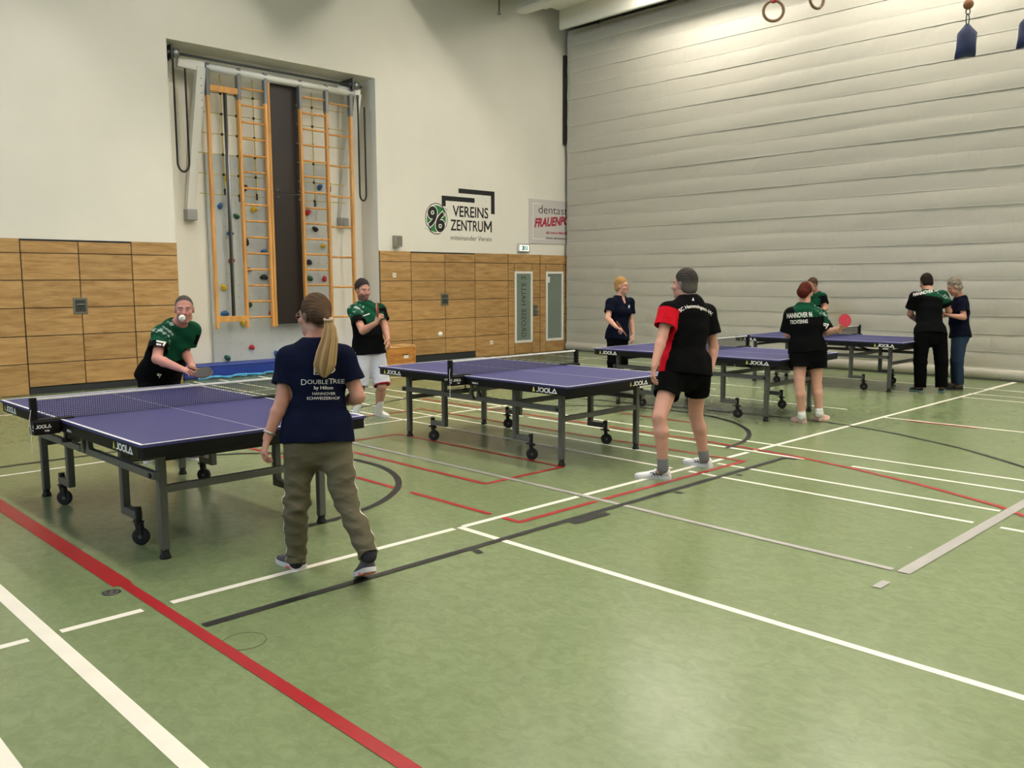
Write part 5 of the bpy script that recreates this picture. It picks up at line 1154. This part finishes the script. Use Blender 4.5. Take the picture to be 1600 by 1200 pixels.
# --- D: man in black shorts, red sleeve
JD = dict(P=S(1070, 576, 7.40), N=S(1077, 468, 7.42), H=S(1069, 445, 7.42), hf=hdir(-.76, .64, -.04), SL=S(1044, 486, 7.30), SR=S(1104, 489, 7.54), EL=S(1035, 526, 7.24), WL=S(1022, 573, 7.14), ER=S(1115, 543, 7.56), WR=S(1109, 580, 7.50),
    handL=(S(1019, 600, 7.12), hdir(.9, .2), hdir(-.2, .9), .55), handR=(S(1105, 600, 7.44), hdir(-.9, .2), hdir(-.2, .9), .7), hipL=S(1051, 584, 7.34), hipR=S(1090, 584, 7.48), KL=S(1030, 652, 7.16), AL=S(1036, 728, 7.20), KR=S(1087, 648, 7.60), AR=S(1100, 713, 7.70),
    footL=(FL(1048, 748), hdir(-.97, .2), .30), footR=(FL(1111, 731), hdir(-.66, .75), .30))
def d_col(v, q):
    C = np.tile(np.array(lin('0b0b0d')), (len(v), 1)); m_ = (q['sl'] > -.05)*(q['sd'] == -1)*1.0; m2 = (q['lw'] < -.93)*(q['t'] < .72)*(q['d'] > -.02)*(q['sl'] < -.5)
    return mix(C, lin('c31728'), np.clip(m_+m2, 0, 1))
D_ = person('grey-haired man in a black shirt with one red sleeve and black shorts', JD, dict(g=1.06, hips=.175, waist=.172, chest=.176, belly=.025, depth=1.08, skin='c0907f', brow='5d544e', hs=1.0),
    dict(col='35312e', col2='6a6662', thick=.013, wr=.005, th=.006, nape=True, side=1), dict(hem=-.08, sleeve=.62, sr=.084, ease=.020, col=d_col, wr=.009, collar=True, neck=.068), dict(kind='shorts', frac=.52, col='08090a', hemr=.100, hipr=.112, wr=.008), dict(up='e4e4e6', sole='dadada', lace='eeeeee', sock='77787a', sockh=.16), h=.006)
tg = text_geo('SC Hemmingen-W.', .040, 'CENTER', .022); R_ = .19
tg = ([((R_+y)*math.sin(x*.92/R_), (R_+y)*math.cos(x*.92/R_)-R_) for x, y in tg[0]], tg[1])
so, P2, Q2 = D_['shirt']
project('print', tg, P2, Q2, S(1088, 481, 7.0), unit(RT*1.0-UP*.12), UP, ray(1085, 482), M_print, so, D_['base'])
project('collar_mark', ([(-.010, -.012), (.010, -.012), (.002, .012), (-.002, .012)], [(0, 1, 2, 3)]), P2, Q2, S(1083, 467.5, 7.0), RT, UP, ray(1083, 467.5), M_print, so, D_['base'])
bo = [o for o in D_['root'].children if o.name.startswith('shoe')]
for sh_, (ft, sgn) in zip(bo[:2], ((JD['footL'], 1), (JD['footR'], 1))):
    hv_ = np.array(ft[1]); sdv = np.cross(Z3, hv_); sdv = sdv if sdv@FW < 0 else -sdv; b0 = np.array(ft[0])+hv_*.12+sdv*.0465+Z3*.045
    st = stroke_geo([[(-.05, .018), (.04, -.014)], [(-.05, -.012), (.05, .010)], [(-.012, -.02), (.006, .02)], [(.012, -.018), (.028, .018)]], .006)
    flat('side_stripes', st, lambda x, y: b0+hv_*x+Z3*y*(1.0)-sdv*abs(y)*.25, mat('shoe_navy', '27324a', .6), sh_, D_['base'])
# --- E: woman at the third table
JE = dict(P=S(965, 525, 12.73), N=S(969, 465, 12.73), H=S(972, 447.5, 12.70), hf=hdir(.86, -.50, -.02), SR=S(954, 473, 12.60), SL=S(984, 472, 12.86), ER=S(950, 498, 12.50), WR=S(963, 511, 12.36), EL=S(986, 503, 12.86), WL=S(989, 523, 12.80),
    handR=(S(969, 515, 12.3), hdir(-.1, -.2, -.9), hdir(.5, .7, .3), .8), handL=(S(989, 535, 12.76), hdir(-.8, .3), hdir(-.3, -.8), .5), hipR=S(958, 528, 12.66), hipL=S(972, 528, 12.80), KR=S(957, 566, 12.66), AR=S(956, 606, 12.72), KL=S(973, 566, 12.78), AL=S(971, 604, 12.84),
    footR=(FL(955, 613), hdir(.6, -.8), .25), footL=(FL(970, 611), hdir(.7, -.7), .25))
E_p = person('woman with short blond hair and glasses in a navy shirt beyond the middle table', JE, dict(sex='f', g=.94, hips=.172, waist=.150, chest=.148, bust=1.0, skin='cf9c86', brow='8a6a4a', hs=.93), dict(col='a67c48', col2='d0ac72', thick=.020, wr=.006, nape=True, nf=.60, nu=.80, th=.022),
    dict(hem=-.10, sleeve=.60, sr=.078, col=solid('0e1222'), wr=.006, neck=.076, vneck=.10), dict(kind='pants', frac=.22, col='0b0b0d', hemr=.074, kneer=.080), dict(up='dedede', sole='d0d0d0', lace='eeeeee'), h=.0085, group='people around the far tables')
glasses(E_p, '5a3f3a')
so, P2, Q2 = E_p['shirt']; project('chest_mark', rect(-.012, .012, -.022, .022), P2, Q2, S(983, 479, 12.3), RT, UP, ray(983, 479), M_print, so, E_p['base'])
paddle('table tennis bat held edge on by the blond woman', S(974.5, 518, 12.22), np.cross(RT*7-UP*10, FW*.95+RT*.2), S(967, 508, 12.22)-S(974.5, 518, 12.22), face='8c1f2c', back='bdb6ae')
# --- F: red-haired woman
JF = dict(P=S(1262, 549, 10.18), N=S(1257, 479, 10.18), H=S(1258, 459, 10.20), hf=hdir(.35, .93, -.1), SL=S(1236, 491, 10.16), SR=S(1281, 493, 10.20), ER=S(1292, 519, 10.16), WR=S(1309, 514, 9.98), EL=S(1230, 522, 10.22), WL=S(1240, 527, 10.45),
    handR=(S(1319, 508, 9.96), hdir(0, .9, -.3), hdir(-.4, .1, .9), .9, True), handL=(S(1252, 525, 10.5), Z3, hdir(0, 1), .6), hipL=S(1250, 553, 10.16), hipR=S(1275, 553, 10.20), KL=S(1249, 603, 10.12), AL=S(1253, 649, 10.16), KR=S(1276, 603, 10.22), AR=S(1280, 644, 10.22),
    footL=(FL(1257, 661), hdir(-.25, .97), .25), footR=(FL(1275, 657), hdir(.78, .60), .25))
F_p = person('red-haired woman in a black club shirt and shorts holding a red bat', JF, dict(sex='f', g=1.0, hips=.185, waist=.178, chest=.172, belly=.03, depth=1.1, bust=1.0, skin='c99a86', hs=.93), dict(col='3a1712', col2='6e2c20', thick=.014, wr=.004, nape=False, nf=.55, nu=.83, th=.04, extra=[(S(1254, 456, 10.13), S(1255, 458, 10.10), .066, .062)]),
    dict(hem=-.02, sleeve=.92, sr=.088, ease=.022, col=club_shirt(.60, .76, 1, -.165), wr=.008, neck=.070), dict(kind='shorts', frac=.44, col='0a0b0d', hipr=.125, hemr=.122, wr=.008, ease=.03), dict(up='dcb5a4', sole='e3c9bd', lace='eeeeee', accent='c9604f', sock='e6e6e6', sockh=.16), h=.0075, group='people around the far tables')
so, P2, Q2 = F_p['shirt']; fr_r = unit(RT+UP*.06)
for gg in (fit('HANNOVER 96', -.145, .150, .0, .058, .02), fit('TISCHTENNIS', -.110, .098, -.070, .045, .012)): project('print', gg, P2, Q2, S(1249, 496, 9.8), fr_r, UP, ray(1249, 496), M_print, so, F_p['base'])
project('sleeve_mark', centre(chevron(.055)), P2, Q2, S(1291, 513, 9.8), RT, UP, ray(1291, 511), M_print, so, F_p['base'])
paddle('red table tennis bat held up by the red-haired woman', S(1320, 501, 9.95), unit(-FW*.97+RT*.15+UP*.1), S(1311, 514, 9.97)-S(1320, 501, 9.95), face='b3243a', back='15151a')
# --- G: man behind her
JG = dict(P=S(1273, 508, 15.72), N=S(1274, 458, 15.72), H=S(1269, 445, 15.64), hf=hdir(-.92, -.30, -.25), SL=S(1285, 464, 15.60), SR=S(1262, 464, 15.84), EL=S(1290, 482, 15.52), WL=S(1277, 491, 15.40), ER=S(1258, 484, 15.82), WR=S(1262, 494, 15.62),
    handL=(S(1270, 492, 15.37), hdir(0, 1), Z3, .6), handR=(S(1266, 492, 15.52), hdir(0, -1), Z3, .6), hipL=S(1279, 511, 15.62), hipR=S(1266, 511, 15.82), KL=S(1278, 546, 15.62), AL=S(1278, 579, 15.67), KR=S(1266, 545, 15.77), AR=S(1266, 577, 15.82), footL=(FL(1280, 586), hdir(-.9, -.3)), footR=(FL(1268, 584), hdir(-.9, -.3)))
G_p = person('man in a green and black club shirt partly hidden behind the red-haired woman', JG, dict(skin='bd8a74', hs=.97), dict(col='4b3a2e', col2='6a523f', thick=.007, wr=.002), dict(hem=-.1, sleeve=.62, sr=.08, col=club_shirt(.60, .80, 1), neck=.07), dict(kind='shorts', frac=.75, col='0b0c0e', hemr=.095, hipr=.105), dict(up='d0d0d0', sole='d0d0d0', lace='eeeeee', sock='e4e4e4'), h=.010, group='people around the far tables')
# --- H: man in black leaning forward at the right
JH = dict(P=S(1454, 522, 12.92), N=S(1450, 457, 13.06), H=S(1447, 442, 13.14), hf=hdir(-.1, .88, -.48), hu=unit(Z3*.85+hdir(0, 1)*.5), SL=S(1430, 464, 12.98), SR=S(1472, 462, 13.06), EL=S(1422, 491, 13.10), WL=S(1432, 501, 13.30), ER=S(1483, 486, 13.08), WR=S(1477, 493, 13.30),
    handL=(S(1440, 502, 13.4), hdir(.5, .3), Z3, .6), handR=(S(1470, 495, 13.4), hdir(-.5, .3), Z3, .6), hipL=S(1441, 526, 12.90), hipR=S(1467, 526, 12.94), KL=S(1438, 565, 12.92), AL=S(1438, 603, 12.95), KR=S(1471, 565, 12.92), AR=S(1471, 603, 12.93),
    footL=(FL(1440, 613), hdir(-.15, .98)), footR=(FL(1470, 613), hdir(.5, .85)))
H_p = person('man in a black club shirt and black tracksuit trousers seen from behind', JH, dict(g=1.05, hips=.172, waist=.172, chest=.178, belly=.02, skin='bd8a74', hs=.98), dict(col='211a18', col2='382c28', thick=.016, wr=.004, nape=True), dict(hem=-.02, sleeve=.68, sr=.088, ease=.022, col=club_shirt(.60, .86, 1), wr=.008, neck=.07),
    dict(kind='pants', frac=1.06, col='070809', hipr=.110, kneer=.090, hemr=.078, wr=.009), dict(up='22272a', sole='7fa3a0', lace='8fb0ac'), h=.0085, group='people around the far tables')
so, P2, Q2 = H_p['shirt']; project('print', fit('HANNOVER 96', -.185, .185, .0, .050, .02), P2, Q2, S(1446, 459, 12.5), unit(RT+UP*.20), UP, ray(1446, 457), M_print, so, H_p['base'])
# --- I: grey-haired woman in jeans
JI = dict(P=S(1500, 524, 13.26), N=S(1500, 464, 13.28), H=S(1491, 449, 13.22), hf=hdir(-.86, .15, -.48), hu=unit(Z3*.85+hdir(-1, 0)*.5), SL=S(1503, 475, 13.12), SR=S(1495, 473, 13.44), EL=S(1506, 496, 13.04), WL=S(1485, 493, 13.05), ER=S(1496, 496, 13.46), WR=S(1483, 494, 13.35),
    handL=(S(1477, 491, 13.08), Z3, hdir(0, 1), .6), handR=(S(1477, 492, 13.3), Z3, hdir(0, -1), .6), hipL=S(1500, 528, 13.18), hipR=S(1498, 527, 13.36), KL=S(1497, 565, 13.16), AL=S(1499, 601, 13.2), KR=S(1493, 564, 13.38), AR=S(1493, 599, 13.42), footL=(FL(1504, 609), hdir(-.95, .2), .26), footR=(FL(1496, 605), hdir(-.9, .4), .26))
I_p = person('woman with curly grey hair in a navy shirt and blue jeans by the curtain', JI, dict(sex='f', g=.97, hips=.172, waist=.158, chest=.15, belly=.02, bust=1.1, skin='c4917d', hs=.95), dict(col='857a6e', col2='c8bca8', thick=.030, wr=.030, wsc=.075, nape=True, nf=.60, nu=.8, th=.02),
    dict(hem=-.06, sleeve=.62, sr=.082, col=solid('0d1020'), wr=.007, neck=.074, flare=.02), dict(kind='pants', frac=1.0, col='2b3b4f', hipr=.108, kneer=.078, hemr=.066, wr=.007), dict(up='1a181a', sole='2a2224', lace='6a4a4a'), h=.0085, group='people around the far tables')
